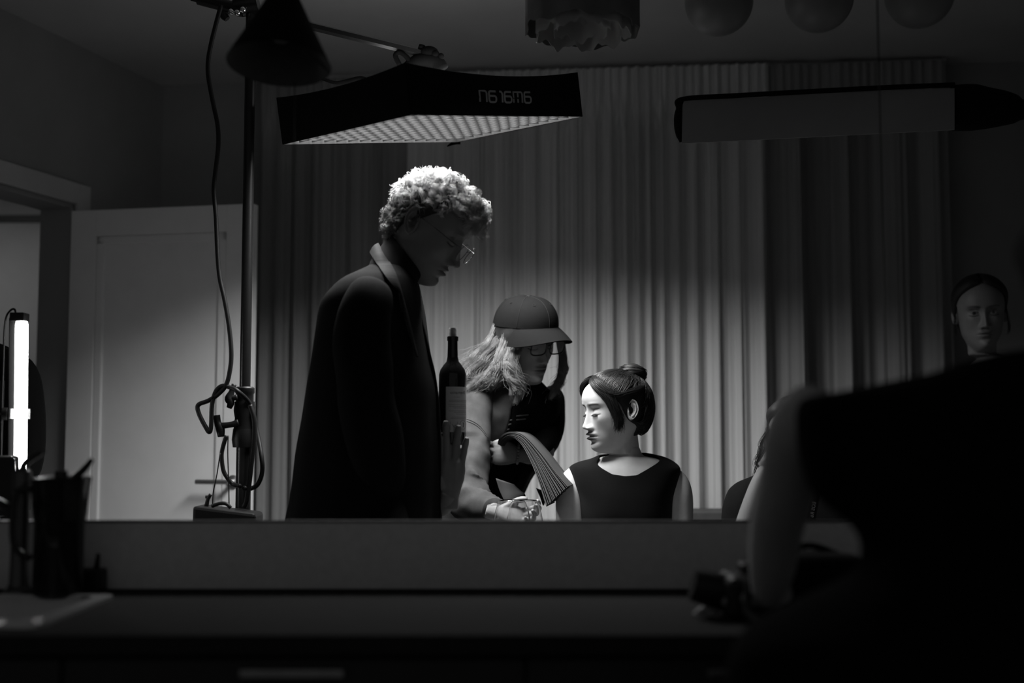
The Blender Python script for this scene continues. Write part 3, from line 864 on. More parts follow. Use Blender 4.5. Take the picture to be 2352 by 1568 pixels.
for k in range(3):
    a = math.radians(30 + 120 * k)
    MB().tube([(rsx, D2 + 0.04, 0.36), (rsx + 0.3 * math.cos(a), D2 + 0.04 + 0.3 * math.sin(a), 0.014)], 0.01, 8).build('leg', M_BLKMETAL, rs, smooth=True, auto=40)

# ------------------------------------------------------------------ pendant lamps
# cone pendant in front
CD = 2.36
cc = P(641, 148, CD)
cp = empty('cone_pendant', tuple(cc), 'dark cone shaped pendant lamp hanging out of focus at the upper left', 'pendant lamp')
rad = 122 * CD / FPX
TM = Matrix.Translation(cc) @ Matrix.Rotation(math.radians(-8.5), 4, 'X') @ Matrix.Rotation(math.radians(1.5), 4, 'Y')
MB().lathe([(rad, 0.0), (rad * 0.75, rad * 0.5), (rad * 0.5, rad * 1.0), (rad * 0.2, rad * 1.62), (0.016, rad * 1.85), (0.014, rad * 1.95), (0, rad * 1.95)], n=48, M=TM).build('shade', mat('dark_shade', 0.006, 0.8, 0.1), cp, smooth=True, auto=50)
MB().lathe([(rad - 0.0005, 0.0005), (rad * 0.74, rad * 0.49), (rad * 0.49, rad * 0.99), (rad * 0.18, rad * 1.6), (0, rad * 1.62)], n=48, M=TM).build('shade_lining', mat('pale_lining', 0.09, 0.7), cp, smooth=True)
MB().lathe([(0, 0.05), (0.02, 0.055), (0.028, 0.075), (0.02, 0.1), (0.013, 0.12), (0.013, 0.15), (0, 0.15)], n=20, M=TM).build('bulb', mat('bulb_glass', 0.3, 0.2), cp, smooth=True)
t_ = TM @ Vector((0, 0, rad * 1.94))
MB().tube([tuple(t_), (t_.x, t_.y, CEIL - 0.001)], 0.003, 8).build('cord', M_RUBBER, cp, smooth=True)
MB().lathe([(0, 0), (0.045, 0), (0.045, -0.02), (0, -0.022)], (t_.x, t_.y, CEIL - 0.001), 20).build('ceiling_rose', M_BLKPLAST, cp, smooth=True, auto=40)

# three globe pendants
GLD = 3.0
for (px, py, lab) in ((1651, 4, 'matt globe pendant lamp nearest the ruffled paper shade, left one of three'), (1881, -4, 'matt globe pendant lamp in the middle of the three over the strip softbox'),
                      (2112, -14, 'matt globe pendant lamp at the far right of the three')):
    g = P(px, py, GLD)
    rr = 80 * GLD / FPX
    gp = empty('globe_pendant', tuple(g), lab, 'pendant lamp', 'globe pendants over the strip softbox')
    MB().sphere(tuple(g), rr, 40, 24).build('globe', mat('globe_glass', 0.22, 0.35, 0.3, var=0.04), gp, smooth=True)
    MB().lathe([(0, 0), (0.022, 0), (0.022, 0.03), (0.008, 0.036), (0, 0.036)], (g.x, g.y, g.z + rr - 0.004), 16).build('cap', M_STEEL, gp, smooth=True, auto=40)
    MB().tube([(g.x, g.y, g.z + rr + 0.03), (g.x, g.y, CEIL - 0.001)], 0.003, 8).build('cord', M_RUBBER, gp, smooth=True)

# ruffled paper shade
RD = 3.05
rc = P(1337, 40, RD)
rp = empty('ruffled_pendant', tuple(rc), 'pendant lamp with a ruffled paper shade at the top centre', 'pendant lamp')
M_PAPER = mat('shade_paper', 0.20, 0.9, 0.05, var=0.06, translucent=0.15)
M_PAPER2 = mat('shade_paper_inner', 0.5, 0.9, 0.05, var=0.06, translucent=0.2)
rw = 132 * RD / FPX
zb = P(1337, 70, RD).z
for (r0, zz, amp, nw, seed, mm, nm) in ((rw, 0.0, 0.012, 7, 1.0, M_PAPER, 'outer_ruffle'), (rw * 0.8, -0.012, 0.016, 9, 2.2, M_PAPER2, 'inner_ruffle'), (rw * 0.5, 0.0, 0.016, 6, 4.0, M_PAPER2, 'inner_ruffle')):
    na, nz = 120, 12
    G = np.zeros((nz, na, 3))
    for i in range(nz):
        for j in range(na):
            a = 2 * math.pi * j / (na - 1)
            k = 1 - i / (nz - 1)
            r = r0 * (1 + 0.06 * k * math.sin(nw * a + seed) + 0.03 * math.sin(2 * a + seed))
            if nm == 'outer_ruffle': r = min(r, rw * 1.02)
            hem = amp * (math.sin(nw * a + seed * 2) + 0.5 * math.sin(2.6 * nw * a)) * k * 0.5
            # deep slits in the hem
            G[i, j] = (rc.x + r * math.cos(a), RD + r * math.sin(a), zb + zz + hem + 0.22 * i / (nz - 1))
    MB().slab(G, 0.0012).build(nm, mm, rp, smooth=True, auto=60)
MB().lathe([(0, 0), (rw * 0.9, 0), (rw * 0.9, 0.004), (0, 0.004)], (rc.x, RD, zb + 0.2), 32).build('top_disc', M_PAPER, rp, smooth=True, auto=40)
MB().tube([(rc.x, RD, zb + 0.2), (rc.x, RD, CEIL - 0.001)], 0.003, 8).build('cord', M_RUBBER, rp, smooth=True)

# ------------------------------------------------------------------ table, glasses
TZ = 0.80
tbx = empty('dining_table', (0.35, 3.25, 0.0), 'dining table hidden behind the upstand, carrying the wine glasses', 'table')
MB().box((0.235, 3.18, TZ - 0.015), (0.66, 0.52, 0.03)).build('table_top', mat('table_wood', 0.16, 0.4), tbx, bevel=0.004)
for (x, y) in ((-0.06, 2.96), (0.53, 2.96), (-0.06, 3.40), (0.53, 3.40)):
    MB().box((x, y, (TZ - 0.03) / 2), (0.05, 0.05, TZ - 0.03)).build('leg', mat('table_wood', 0.16), tbx, bevel=0.003)
M_GLASS = bpy.data.materials.new('clear_glass'); M_GLASS.use_nodes = True
_nt = M_GLASS.node_tree; _b = _nt.nodes['Principled BSDF']
_b.inputs['Base Color'].default_value = (0.95, 0.95, 0.95, 1); _b.inputs['Transmission Weight'].default_value = 1.0
_b.inputs['Roughness'].default_value = 0.02; _b.inputs['IOR'].default_value = 1.45
_nz = _nt.nodes.new('ShaderNodeTexNoise'); _nz.inputs['Scale'].default_value = 30
_mr = _nt.nodes.new('ShaderNodeMapRange'); _mr.inputs['To Min'].default_value = 0.01; _mr.inputs['To Max'].default_value = 0.04
_nt.links.new(_nz.outputs['Fac'], _mr.inputs['Value']); _nt.links.new(_mr.outputs[0], _b.inputs['Roughness'])
def wine_glass(px, d, label):
    b = P(px, 1190, d)
    ztop = P(px, 1148, d).z
    h = ztop - TZ
    g = empty('wine_glass', (b.x, d, TZ), label, 'glass', 'wine glasses on the table')
    w = 0.0008
    R_ = 0.049
    outer = [(0.0, h - 0.125), (0.02, h - 0.12), (0.04, h - 0.10), (R_, h - 0.065), (R_ * 0.98, h - 0.045), (0.040, h - 0.015), (0.0325, h)]
    oc = crom(outer, 26)
    inner = [(max(r - w, 0), z + (w if r < 0.03 else 0)) for r, z in oc[::-1]]
    MB().lathe([tuple(q) for q in oc] + inner, (b.x, d, TZ), 40).build('bowl', M_GLASS, g, smooth=True)
    MB().lathe([(0, 0.0), (0.034, 0.0), (0.034, 0.002), (0.012, 0.005), (0.004, 0.012), (0.0035, h - 0.13), (0.006, h - 0.122), (0, h - 0.1215)], (b.x, d, TZ), 28).build('stem', M_GLASS, g, smooth=True, auto=50)
    return g
wine_glass(1176, 3.22, 'clear wine glass standing nearer the bottle, left of the pair')
wine_glass(1205, 3.32, 'clear wine glass standing just behind and right of the other')
# ------------------------------------------------------------------ people: helpers
def mk_np(name, V, F, material, parent=None, smooth=True, tint=None, label=None):
    V = np.asarray(V, dtype=np.float64)
    c = (V.min(0) + V.max(0)) / 2
    me = bpy.data.meshes.new(name)
    me.vertices.add(len(V))
    me.vertices.foreach_set('co', (V - c).astype(np.float32).ravel())
    F = np.asarray(F, dtype=np.int32)
    k = F.shape[1]
    me.loops.add(F.size)
    me.loops.foreach_set('vertex_index', F.ravel())
    me.polygons.add(len(F))
    me.polygons.foreach_set('loop_start', np.arange(0, F.size, k, dtype=np.int32))
    me.polygons.foreach_set('loop_total', np.full(len(F), k, dtype=np.int32))
    me.polygons.foreach_set('use_smooth', np.full(len(F), smooth))
    me.update(calc_edges=True)
    me.materials.append(material)
    if tint is not None:
        at = me.attributes.new('tint', 'FLOAT', 'POINT')
        at.data.foreach_set('value', np.asarray(tint, dtype=np.float32))
    o = link_mesh(name, me, parent, Vector(c.tolist()))
    if label: o['label'] = label
    return o

def strands(S, r0, r1, sides=3):
    """S (N,K,3) polylines -> verts, quads of thin tapered tubes"""
    S = np.asarray(S, float)
    N, K, _ = S.shape
    T = np.gradient(S, axis=1)
    T /= np.linalg.norm(T, axis=2, keepdims=True) + 1e-12
    ref = np.array([0.31, 0.77, 0.55])
    U = np.cross(T, ref); U /= np.linalg.norm(U, axis=2, keepdims=True) + 1e-12
    W = np.cross(T, U)
    rr = np.linspace(1, 0, K)[None, :, None] * (r0 - r1) + r1
    ring = []
    for k in range(sides):
        a = 2 * math.pi * k / sides
        ring.append(S + rr * (math.cos(a) * U + math.sin(a) * W))
    V = np.stack(ring, 2).reshape(-1, 3)
    idx = np.arange(N * K * sides).reshape(N, K, sides)
    a = idx[:, :-1, :]; b = np.roll(idx, -1, 2)[:, :-1, :]; c = np.roll(idx, -1, 2)[:, 1:, :]; d = idx[:, 1:, :]
    F = np.stack([a, b, c, d], -1).reshape(-1, 4)
    return V, F

def remesh(mb, voxel, smooth=4, mat_=None):
    me = bpy.data.meshes.new('tmp')
    me.from_pydata(mb.v, [], mb.f)
    ob = bpy.data.objects.new('tmp', me)
    COL.objects.link(ob)
    m = ob.modifiers.new('r', 'REMESH'); m.mode = 'VOXEL'; m.voxel_size = voxel
    s = ob.modifiers.new('s', 'SMOOTH'); s.iterations = smooth; s.factor = 0.5
    dg = bpy.context.evaluated_depsgraph_get()
    e = bpy.data.meshes.new_from_object(ob.evaluated_get(dg))
    V = np.array([tuple(q.co) for q in e.vertices])
    F = [list(p.vertices) for p in e.polygons]
    bpy.data.objects.remove(ob); bpy.data.meshes.remove(me); bpy.data.meshes.remove(e)
    return V, F

def sm(x, a, b):
    t = np.clip((x - a) / (b - a), 0, 1)
    return t * t * (3 - 2 * t)

def curve1(pts, x):
    p = np.asarray(sorted(pts), float)
    d = crom(p, 200)
    return np.interp(x, d[:, 0], d[:, 1])

def head_R(phi, pitch, roll=0.0):
    """phi: azimuth the face looks to (deg, 0=+X, 90=+Y); pitch: deg down; roll: deg"""
    f = Vector((math.cos(math.radians(phi)), math.sin(math.radians(phi)), 0))
    s = Vector((f.y, -f.x, 0))
    u = Vector((0, 0, 1))
    p = math.radians(pitch)
    f2 = f * math.cos(p) - u * math.sin(p)
    u2 = u * math.cos(p) + f * math.sin(p)
    r = math.radians(roll)
    s3 = s * math.cos(r) - u2 * math.sin(r)
    u3 = u2 * math.cos(r) + s * math.sin(r)
    return Matrix((s3, f2, u3)).transposed()

class Head:
    NA = 220
    def __init__(self, phi, pitch, roll, anchor, px, py, depth, scale=1.0, female=True, jaw=1.0, nose=1.0, neck=1.0, lips=1.0, lid=1.0, NA=220):
        self.NA = NA
        self.R = head_R(phi, pitch, roll)
        self.s = scale
        self.loc = P(px, py, depth) - self.R @ (Vector(anchor) * scale)
        self.female = female
        self.jaw, self.nose, self.neckf, self.lips, self.lid = jaw, nose, neck, lips, lid
        self.phi = phi
    def w(self, L):
        L = np.array(L, float)
        L[:, 2] = np.where(L[:, 2] > .03, .03 + (L[:, 2] - .03) * self.crown, L[:, 2])
        L[:, 1] = np.where(L[:, 1] < -.02, -.02 + (L[:, 1] + .02) * self.back, L[:, 1])
        R = np.array(self.R)
        return (L * self.s) @ R.T + np.array(self.loc)
    # ---- surface in head space: angle t from the front, height z
    def surf(self, t, z):
        t = np.asarray(t, float); z = np.asarray(z, float)
        f = curve1([(-.14, .016), (-.128, .030), (-.121, .054), (-.115, .070), (-.107, .0790), (-.096, .0825), (-.080, .0845), (-.060, .0860), (-.040, .0865), (-.02, .0860), (0, .0860),
                    (.015, .0880), (.030, .0925), (.045, .0940), (.06, .0920), (.078, .085), (.093, .072), (.105, .055), (.114, .032), (.1185, .0)], z)
        b = curve1([(-.14, .026), (-.11, .028), (-.085, .034), (-.068, .052), (-.05, .076), (-.02, .094), (.01, .102), (.04, .104), (.065, .098), (.085, .084), (.1, .064), (.112, .036), (.1185, 0)], z)
        wj = self.jaw
        w = curve1([(-.14, .02), (-.122, .026), (-.114, .031 * wj), (-.105, .038 * wj), (-.09, .0485 * wj), (-.07, .0595 * wj), (-.05, .0645), (-.025, .069), (0, .0735), (.03, .0765), (.055, .0755), (.075, .069), (.092, .056), (.105, .041), (.114, .023), (.1185, 0)], z)
        f = np.maximum(f, 1e-4); b = np.maximum(b, 1e-4); w = np.maximum(w, 1e-4)
        st, ct = np.abs(np.sin(t)), np.cos(t)
        n = 2.0 + 0.30 * sm(-np.abs(z), -.09, -.02)
        fb = np.where(ct > 0, f, b)
        r = ((st / w) ** n + (np.abs(ct) / fb) ** n) ** (-1.0 / n)
        # neck column
        k = self.neckf
        nf, nb, nw = .022 * k, .070 * k, .0465 * k
        nfb = np.where(ct > 0, nf, nb)
        rn = ((st / nw) ** 2 + (np.abs(ct) / nfb) ** 2) ** -0.5
        kk = 0.006 * sm(-z, .03, .07)
        r = np.where(z < -.02, 0.5 * (r + rn + np.sqrt((r - rn) ** 2 + kk ** 2)), r)
        x, y = r * np.sin(t), r * ct
        # ---- face relief
        wgt = sm(ct, 0.05, 0.45)
        ax = np.abs(x)
        g = lambda cx, cz, sx, sz: np.exp(-((ax - cx) / sx) ** 2 - ((z - cz) / sz) ** 2)
        N_ = curve1([(-.06, 0), (-.0515, 0), (-.0490, .0040), (-.0460, .0140), (-.0425, .0210), (-.0380, .0242), (-.033, .0232), (-.023, .0178), (-.012, .0124), (-.001, .0082), (.009, .0050), (.020, .0018), (.03, 0), (.04, 0)], z) * self.nose
        N_ = np.where((z < -.053) | (z > .03), 0, np.maximum(N_, 0))
        sx = curve1([(-.06, .013), (-.045, .0125), (-.036, .0112), (-.028, .0092), (-.015, .0078), (0, .0075), (.02, .010), (.04, .012)], z)
        dy = N_ * np.exp(-(ax / sx) ** 2)
        dy += .0085 * self.nose * g(.0130, -.0420, .0052, .0060)                 # alae
        dy -= .0040 * g(.0075, -.0492, .0035, .0025)                 # nostrils
        dy -= .0160 * g(.0310, .0085, .0155, .0105)                  # sockets
        dy -= .0060 * g(.0150, .0100, .0065, .0110)
        dy += .0125 * self.lid * g(.0320, .0050, .0125, .0090)                  # lids
        dy -= .0030 * g(.0320, .0135, .0110, .0024)                  # lid crease
        dy -= .0022 * g(.0320, -.0062, .0110, .0026)
        dy += .0040 * g(.0320, .0250, .0200, .0065) * (0.7 if self.female else 1.3)   # brow
        dy += .0050 * g(.0460, -.0180, .0180, .0160)                 # cheekbone
        dy -= .0040 * g(.0400, -.0560, .0140, .0180)                 # hollow
        lw_ = .0165
        mz = -.0660
        dy += .0060 * g(0, mz, .022, .016)                            # muzzle
        dy += .0062 * self.lips * np.exp(-(ax / (lw_ + .003)) ** 4) * np.exp(-((z - mz - .0062) / .0042) ** 2)
        dy -= .0068 * np.exp(-(ax / (lw_ + .005)) ** 4) * np.exp(-((z - mz + .0015 * (ax / .02) ** 2) / .0020) ** 2)
        dy += .0066 * self.lips * np.exp(-(ax / (lw_ - .001)) ** 4) * np.exp(-((z - mz + .0068) / .0046) ** 2)
        dy -= .0045 * g(0, mz - .0185, .018, .0050)                   # fold under the lip
        dy -= .0012 * g(0, -.0500, .0035, .0040)
        dy += .0080 * g(0, -.1000, .0190, .0140)                      # chin
        y = y + dy * wgt
        return np.stack([x, y, z + 0 * x], -1)
    def tint(self, L):
        x, y, z = np.abs(L[:, 0]), L[:, 1], L[:, 2]
        fr = sm(y, .03, .05)
        c = np.ones(len(L))
        # lips
        up = np.exp(-(x / .019) ** 6) * np.exp(-((z + .0592) / .0050) ** 4)
        lo = np.exp(-(x / .0175) ** 6) * np.exp(-((z + .0728) / .0058) ** 4)
        c *= 1 - fr * self.lipdark * np.clip(up + lo, 0, 1)
        # brows
        bz = .0235 + .004 * np.sin(np.clip((x - .012) / .036, 0, 1) * 2.4) - .0015
        br = np.exp(-((z - bz) / .0030) ** 2) * sm(x, .010, .016) * (1 - sm(x, .046, .054))
        c *= 1 - fr * self.browdark * br
        # lash line and lid shadow colour
        lz = -.0032 - .0030 * np.cos((x - .0320) / .0140 * 1.5)
        la = np.exp(-((z - lz) / .0019) ** 2) * sm(x, .016, .020) * (1 - sm(x, .045, .050))
        c *= 1 - fr * .9 * la
        no = np.exp(-((x - .0075) / .0036) ** 2 - ((z + .0482) / .0022) ** 2)  # nostril shade painted into the skin tint
        c *= 1 - fr * .3 * no
        return c
    lipdark, browdark, crown, earout, back = 0.35, 0.5, 1.0, -.003, 1.0
    def zlevels(self):
        return np.concatenate([np.linspace(-.128, -.100, 22), np.linspace(-.099, .03, 96), np.linspace(.032, .09, 26), .1185 - (.1185 - .0915) * (1 - np.linspace(0, 1, 18)[:]) ** 2])
    def build(self, rings):
        """rings: list of dicts below the head in world space (neck base first). returns verts, faces, tint"""
        NA = self.NA
        tt = np.linspace(0, 2 * math.pi, NA, endpoint=False)
        # crowd the samples toward the face
        tt = tt - 0.45 * np.sin(tt)
        zl = self.zlevels()
        Tg, Zg = np.meshgrid(tt, zl)
        L = self.surf(Tg, Zg)                     # (nz,NA,3)
        Wd = self.w(L.reshape(-1, 3)).reshape(L.shape)
        tint = self.tint(L.reshape(-1, 3))
        rows = [Wd[i] for i in range(len(zl))]
        tn = list(tint.reshape(len(zl), NA))
        if rings:
            first = rows[0]
            c0 = first.mean(0)
            d = first - c0
            az = np.arctan2(d[:, 1], d[:, 0])
            low = body_rows(rings, az)
            c1 = low[0].mean(0)
            K = max(6, int(np.linalg.norm(c1 - c0) / 0.004))
            # tangent of the head's neck axis keeps the join smooth
            ax = np.array(self.R @ Vector((0, 0, -1)))
            h = np.linalg.norm(c1 - c0)
            mid = []
            for k in range(1, K):
                s = k / K
                h00, h10, h01 = 2 * s ** 3 - 3 * s ** 2 + 1, s ** 3 - 2 * s ** 2 + s, -2 * s ** 3 + 3 * s ** 2
                h11 = s ** 3 - s ** 2
                t1 = (low[1] - low[0]); t1 = t1 / (np.linalg.norm(t1, axis=1, keepdims=True) + 1e-9) * h * 0.6
                mid.append(first * h00 + (ax * h * 0.8) * h10 + low[0] * h01 + np.array([0, 0, -1.0]) * h * 0.8 * h11)
            new = low[::-1] + mid[::-1]
            tn = [np.ones(NA)] * len(new) + tn
            rows = new + rows
        V = np.concatenate(rows)
        nr = len(rows)
        i = np.arange(nr - 1)[:, None] * NA
        j = np.arange(NA)[None, :]
        j2 = (j + 1) % NA
        F = np.stack([i + j, i + NA + j, i + NA + j2, i + j2], -1).reshape(-1, 4)
        V2 = V.tolist(); F2 = F.tolist()
        F2.append(list(range((nr - 1) * NA, nr * NA))[::-1])
        F2.append(list(range(NA)))
        return V2, F2, np.concatenate(tn)
    def ear(self, side, size=1.0):
        """an ear as a relief disc; returns verts, faces"""
        nu, nr = 40, 14
        vs = []
        for k in range(nr):
            q = k / (nr - 1)
            for j in range(nu):
                a = 2 * math.pi * j / nu
                # outline: taller than wide, lobe narrower. a=0 -> up, a=90 -> back
                ca, sa = math.cos(a), math.sin(a)
                ry = .0165 * (1.05 if sa > 0 else 0.75) * (1 - .28 * max(0, -ca) ** 1.5)
                rz = .031 if ca > 0 else .030
                y = -sa * ry * q
                z = ca * rz * q
                # relief
                back = max(0.0, math.cos(a - math.radians(55)) + .45)
                helix = .0056 * math.exp(-((q - .90) / .085) ** 2) * min(1, back + .25)
                anti = .0064 * math.exp(-((q - .58) / .11) ** 2) * min(1, max(0.0, math.cos(a - math.radians(100)) + .5))
                concha = -.0105 * math.exp(-(((y + .001) / .0068) ** 2 + ((z + .004) / .0095) ** 2))
                tragus = .0050 * math.exp(-(((y - .0095) / .0035) ** 2 + ((z + .007) / .0055) ** 2))
                lobe = .0020 * math.exp(-(((y - .002) / .008) ** 2 + ((z + .024) / .008) ** 2))
                h = .004 + helix + anti + concha + tragus + lobe
                if q > .93: h -= .004 * ((q - .93) / .07)
                # flare: the back edge stands off the head
                off = .010 * (0.5 - y / .034) + .001
                vs.append((y, z, h + off))
        # rear wall
        for j in range(nu):
            y, z, h = vs[(nr - 1) * nu + j]
            vs.append((y * .93, z * .93, h - .0055))
        for j in range(nu):
            y, z, h = vs[(nr - 1) * nu + j]
            vs.append((y * .55 + .004, z * .6, -.006))
        fs = [(k * nu + j, k * nu + (j + 1) % nu, (k + 1) * nu + (j + 1) % nu, (k + 1) * nu + j) for k in range(nr + 1) for j in range(nu)]
        V = np.array(vs) * size
        tilt = math.radians(-12)
        L = np.zeros_like(V)
        y, z, h = V[:, 0], V[:, 1], V[:, 2]
        yy = y * math.cos(tilt) - z * math.sin(tilt) * -1
        zz = z * math.cos(tilt) + y * math.sin(tilt) * -1
        L[:, 0] = side * (.0725 + h + self.earout)
        L[:, 1] = -.012 + yy
        L[:, 2] = -.002 + zz
        if side < 0:
            fs = [f[::-1] for f in fs]
        return self.w(L).tolist(), fs
    def shell(self, tline, zmin, th, nu=120, nz=60, zmax=.1185, wob=None):
        """hair shell over the scalp. tline: [(z, deg from front)], th(t,z) thickness"""
        zl = np.concatenate([np.linspace(zmin, .09, nz - 14), .1185 - (.1185 - .0915) * (1 - np.linspace(0, 1, 14)) ** 2])
        tl = np.radians(np.clip(curve1(tline, zl), 0, 178))
        u = np.linspace(0, 1, nu)
        T = tl[:, None] + (2 * math.pi - 2 * tl[:, None]) * u[None, :]
        Z = np.repeat(zl[:, None], nu, 1)
        L = self.surf(T, Z)
        c = np.array([0, -.005, .01])
        d = L - c
        d /= np.linalg.norm(d, axis=2, keepdims=True)
        t_ = th(T, Z)
        e = np.minimum(1, np.minimum(u, 1 - u)[None, :] * 14) ** 0.5          # taper to the hairline
        e2 = np.minimum(1, (Z - zmin) / .02 + .15)
        L = L + d * (t_ * (.25 + .75 * e) * e2)[:, :, None]
        G = self.w(L.reshape(-1, 3)).reshape(L.shape)
        V = G.reshape(-1, 3)
        a, b = G.shape[:2]
        i = np.arange(a - 1)[:, None] * b; j = np.arange(b - 1)[None, :]
        F = np.stack([i + j, i + j + 1, i + b + j + 1, i + b + j], -1).reshape(-1, 4)
        return V, F

def body_rows(rings, az, sub=None):
    """rings: list of (cx,cy,cz, lateral, front, back, phi, n); world az per column -> rows of points"""
    A = np.array(rings, float)
    n = sub or max(12, len(A) * 10)
    D = crom(A, n)
    rows = []
    for q in D:
        c = q[:3]
        a = az - math.radians(q[6])
        ca, sa = np.cos(a), np.abs(np.sin(a))
        fb = np.where(ca > 0, q[4], q[5])
        nn = max(1.8, q[7])
        r = ((sa / max(q[3], 1e-3)) ** nn + (np.abs(ca) / np.maximum(fb, 1e-3)) ** nn) ** (-1 / nn)
        rows.append(np.stack([c[0] + r * np.cos(az), c[1] + r * np.sin(az), np.full(len(az), c[2])], 1))
    return rows

def rows_mesh(rows, cap0=False, cap1=True):
    n = len(rows[0])
    V = np.concatenate(rows).tolist()
    F = [(i * n + j, i * n + (j + 1) % n, (i + 1) * n + (j + 1) % n, (i + 1) * n + j) for i in range(len(rows) - 1) for j in range(n)]
    F = [f[::-1] for f in F]
    if cap0: F.append(tuple(range(n)))
    if cap1: F.append(tuple(range((len(rows) - 1) * n, len(rows) * n))[::-1])
    return V, F

def fold_noise(V, amp, scale, seed=0.0, stretch=(1, 1, 1)):
    """cloth folds: push points along a smooth noise field"""
    out = []
    for p in V:
        q = Vector((p[0] * scale * stretch[0] + seed, p[1] * scale * stretch[1], p[2] * scale * stretch[2]))
        d = mnoise.noise_vector(q)
        out.append((p[0] + d.x * amp, p[1] + d.y * amp, p[2] + d.z * amp))
    return out

def limb(mb, pts, radii, n=24, samples=40, flat=1.0, up=None):
    mb.tube([tuple(p) for p in pts], radii, n, samples=samples, flat=flat, up=up)

def hand_mesh(M, side=1, curls=((20, 25, 15),) * 4, spread=(6, 1, -4, -9), thumb=((35, 20), (10, 20)), s=1.0, lift=0.0, slim=1.0):
    """M: 4x4 wrist frame (x thumb side, y to the fingers, z back of the hand). side -1 mirrors x"""
    mb = MB()
    def W(p): return tuple(M @ Vector((p[0] * side * s, p[1] * s, p[2] * s)))
    # palm as stacked ellipses
    rows = []
    for (y, w, h, zc, xc) in ((-.03, .026, .019, 0, 0), (0, .026, .018, 0, 0), (.02, .032, .0175, -.001, .001), (.045, .039, .016, -.001, .001), (.07, .041, .0145, 0, 0), (.088, .039, .0125, .001, 0), (.097, .034, .008, .001, 0)):
        row = []
        for k in range(20):
            a = 2 * math.pi * k / 20
            row.append(W((xc + w * math.copysign(abs(math.cos(a)) ** .8, math.cos(a)), y, zc + h * math.sin(a))))
        rows.append(row)
    n = 20
    V = [p for r in rows for p in r]
    F = [(i * n + j, i * n + (j + 1) % n, (i + 1) * n + (j + 1) % n, (i + 1) * n + j) for i in range(len(rows) - 1) for j in range(n)]
    F += [tuple(range(n))[::-1], tuple(range((len(rows) - 1) * n, len(rows) * n))]
    mb.add(V, F)
    base = [(.029, .088), (.0095, .093), (-.0105, .090), (-.029, .081)]
    seg = [(.044, .026, .021), (.049, .030, .022), (.045, .028, .021), (.034, .021, .019)]
    rad = [.0092, .0094, .0089, .0078]
    tips = []
    for k in range(4):
        p = Vector((base[k][0], base[k][1] - .02, 0.0))
        sp = math.radians(spread[k])
        d0 = Vector((math.sin(sp), math.cos(sp), 0))
        ang = 0.0
        pts = [p]
        q = Vector((base[k][0], base[k][1], 0.001))
        pts.append(q)
        for L, c in zip(seg[k], curls[k]):
            ang += math.radians(c)
            d = d0 * math.cos(ang) + Vector((0, 0, -1)) * math.sin(ang)
            m = q + d * L * .5
            q = q + d * L
            pts += [m, q]
        r = rad[k] * slim
        rr = [r * 1.1, r * 1.08, r * .98, r * 1.04, r * .90, r * .95, r * .86, r * .62]
        mb.tube([W(t) for t in pts], [x * s for x in rr], 12, samples=34)
        tips.append((W(pts[-1]), W(pts[-2])))
    # thumb leaves the side of the palm near its base
    p = Vector((.018, .022, -.004))
    q = Vector((.030, .040, -.008))
    pts = [p, q]
    a0, b0 = thumb[0]
    d = Vector((math.sin(math.radians(a0)), math.cos(math.radians(a0)), -math.sin(math.radians(b0)))).normalized()
    m = q + d * .034
    pts.append(m)
    a1, b1 = thumb[1]
    d = Vector((math.sin(math.radians(a1)), math.cos(math.radians(a1)), -math.sin(math.radians(b1)))).normalized()
    pts += [m + d * .018, m + d * .032]
    mb.tube([W(t) for t in pts], [x * s * slim for x in (.014, .0135, .0105, .0108, .0065)], 12, samples=26)
    return mb

def frame(o, xd, yd):
    """4x4 from an origin, finger direction yd and approximate thumb direction xd"""
    y = Vector(yd).normalized()
    x = Vector(xd); x = (x - y * x.dot(y)).normalized()
    z = x.cross(y)
    m = Matrix((x, y, z)).transposed().to_4x4()
    m.translation = Vector(o)
    return m

def sphere_pts(n, rg):
    v = rg.normal(size=(n, 3))
    return v / np.linalg.norm(v, axis=1, keepdims=True)

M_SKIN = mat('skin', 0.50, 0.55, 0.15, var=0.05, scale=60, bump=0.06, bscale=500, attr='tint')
M_SKINM = mat('skin_man_shaded', 0.21, 0.5, 0.3, var=0.05, scale=60, bump=0.06, bscale=500, attr='tint')  # darker skin copy, shade on his face and hand set in the colour
M_SKINC = mat('skin_cap_woman_shaded', 0.25, 0.5, 0.3, var=0.05, scale=60, bump=0.06, bscale=500, attr='tint')  # skin lowered in tone to imitate shade on her hands and face
M_SKIN2 = mat('skin_dim', 0.17, 0.5, 0.35, var=0.05, scale=60, bump=0.06, bscale=500, attr='tint')  # shaded skin copy: dim surroundings of three figures put into the colour
def hairmat(name, v, rough=0.38, spec=0.5):
    return mat(name, v, rough, spec, var=0.35, scale=25)

def skin_body(name, root, parts, material=M_SKIN):
    """join vertex/face/tint lists into one body mesh"""
    V, F, T = [], [], []
    for v, f, t in parts:
        o = len(V)
        V += [tuple(p) for p in v]
        F += [[i + o for i in q] for q in f]
        T += list(np.ones(len(v)) if t is None else t)
    return mk(name, V, F, material, root, smooth=True, tint=T)
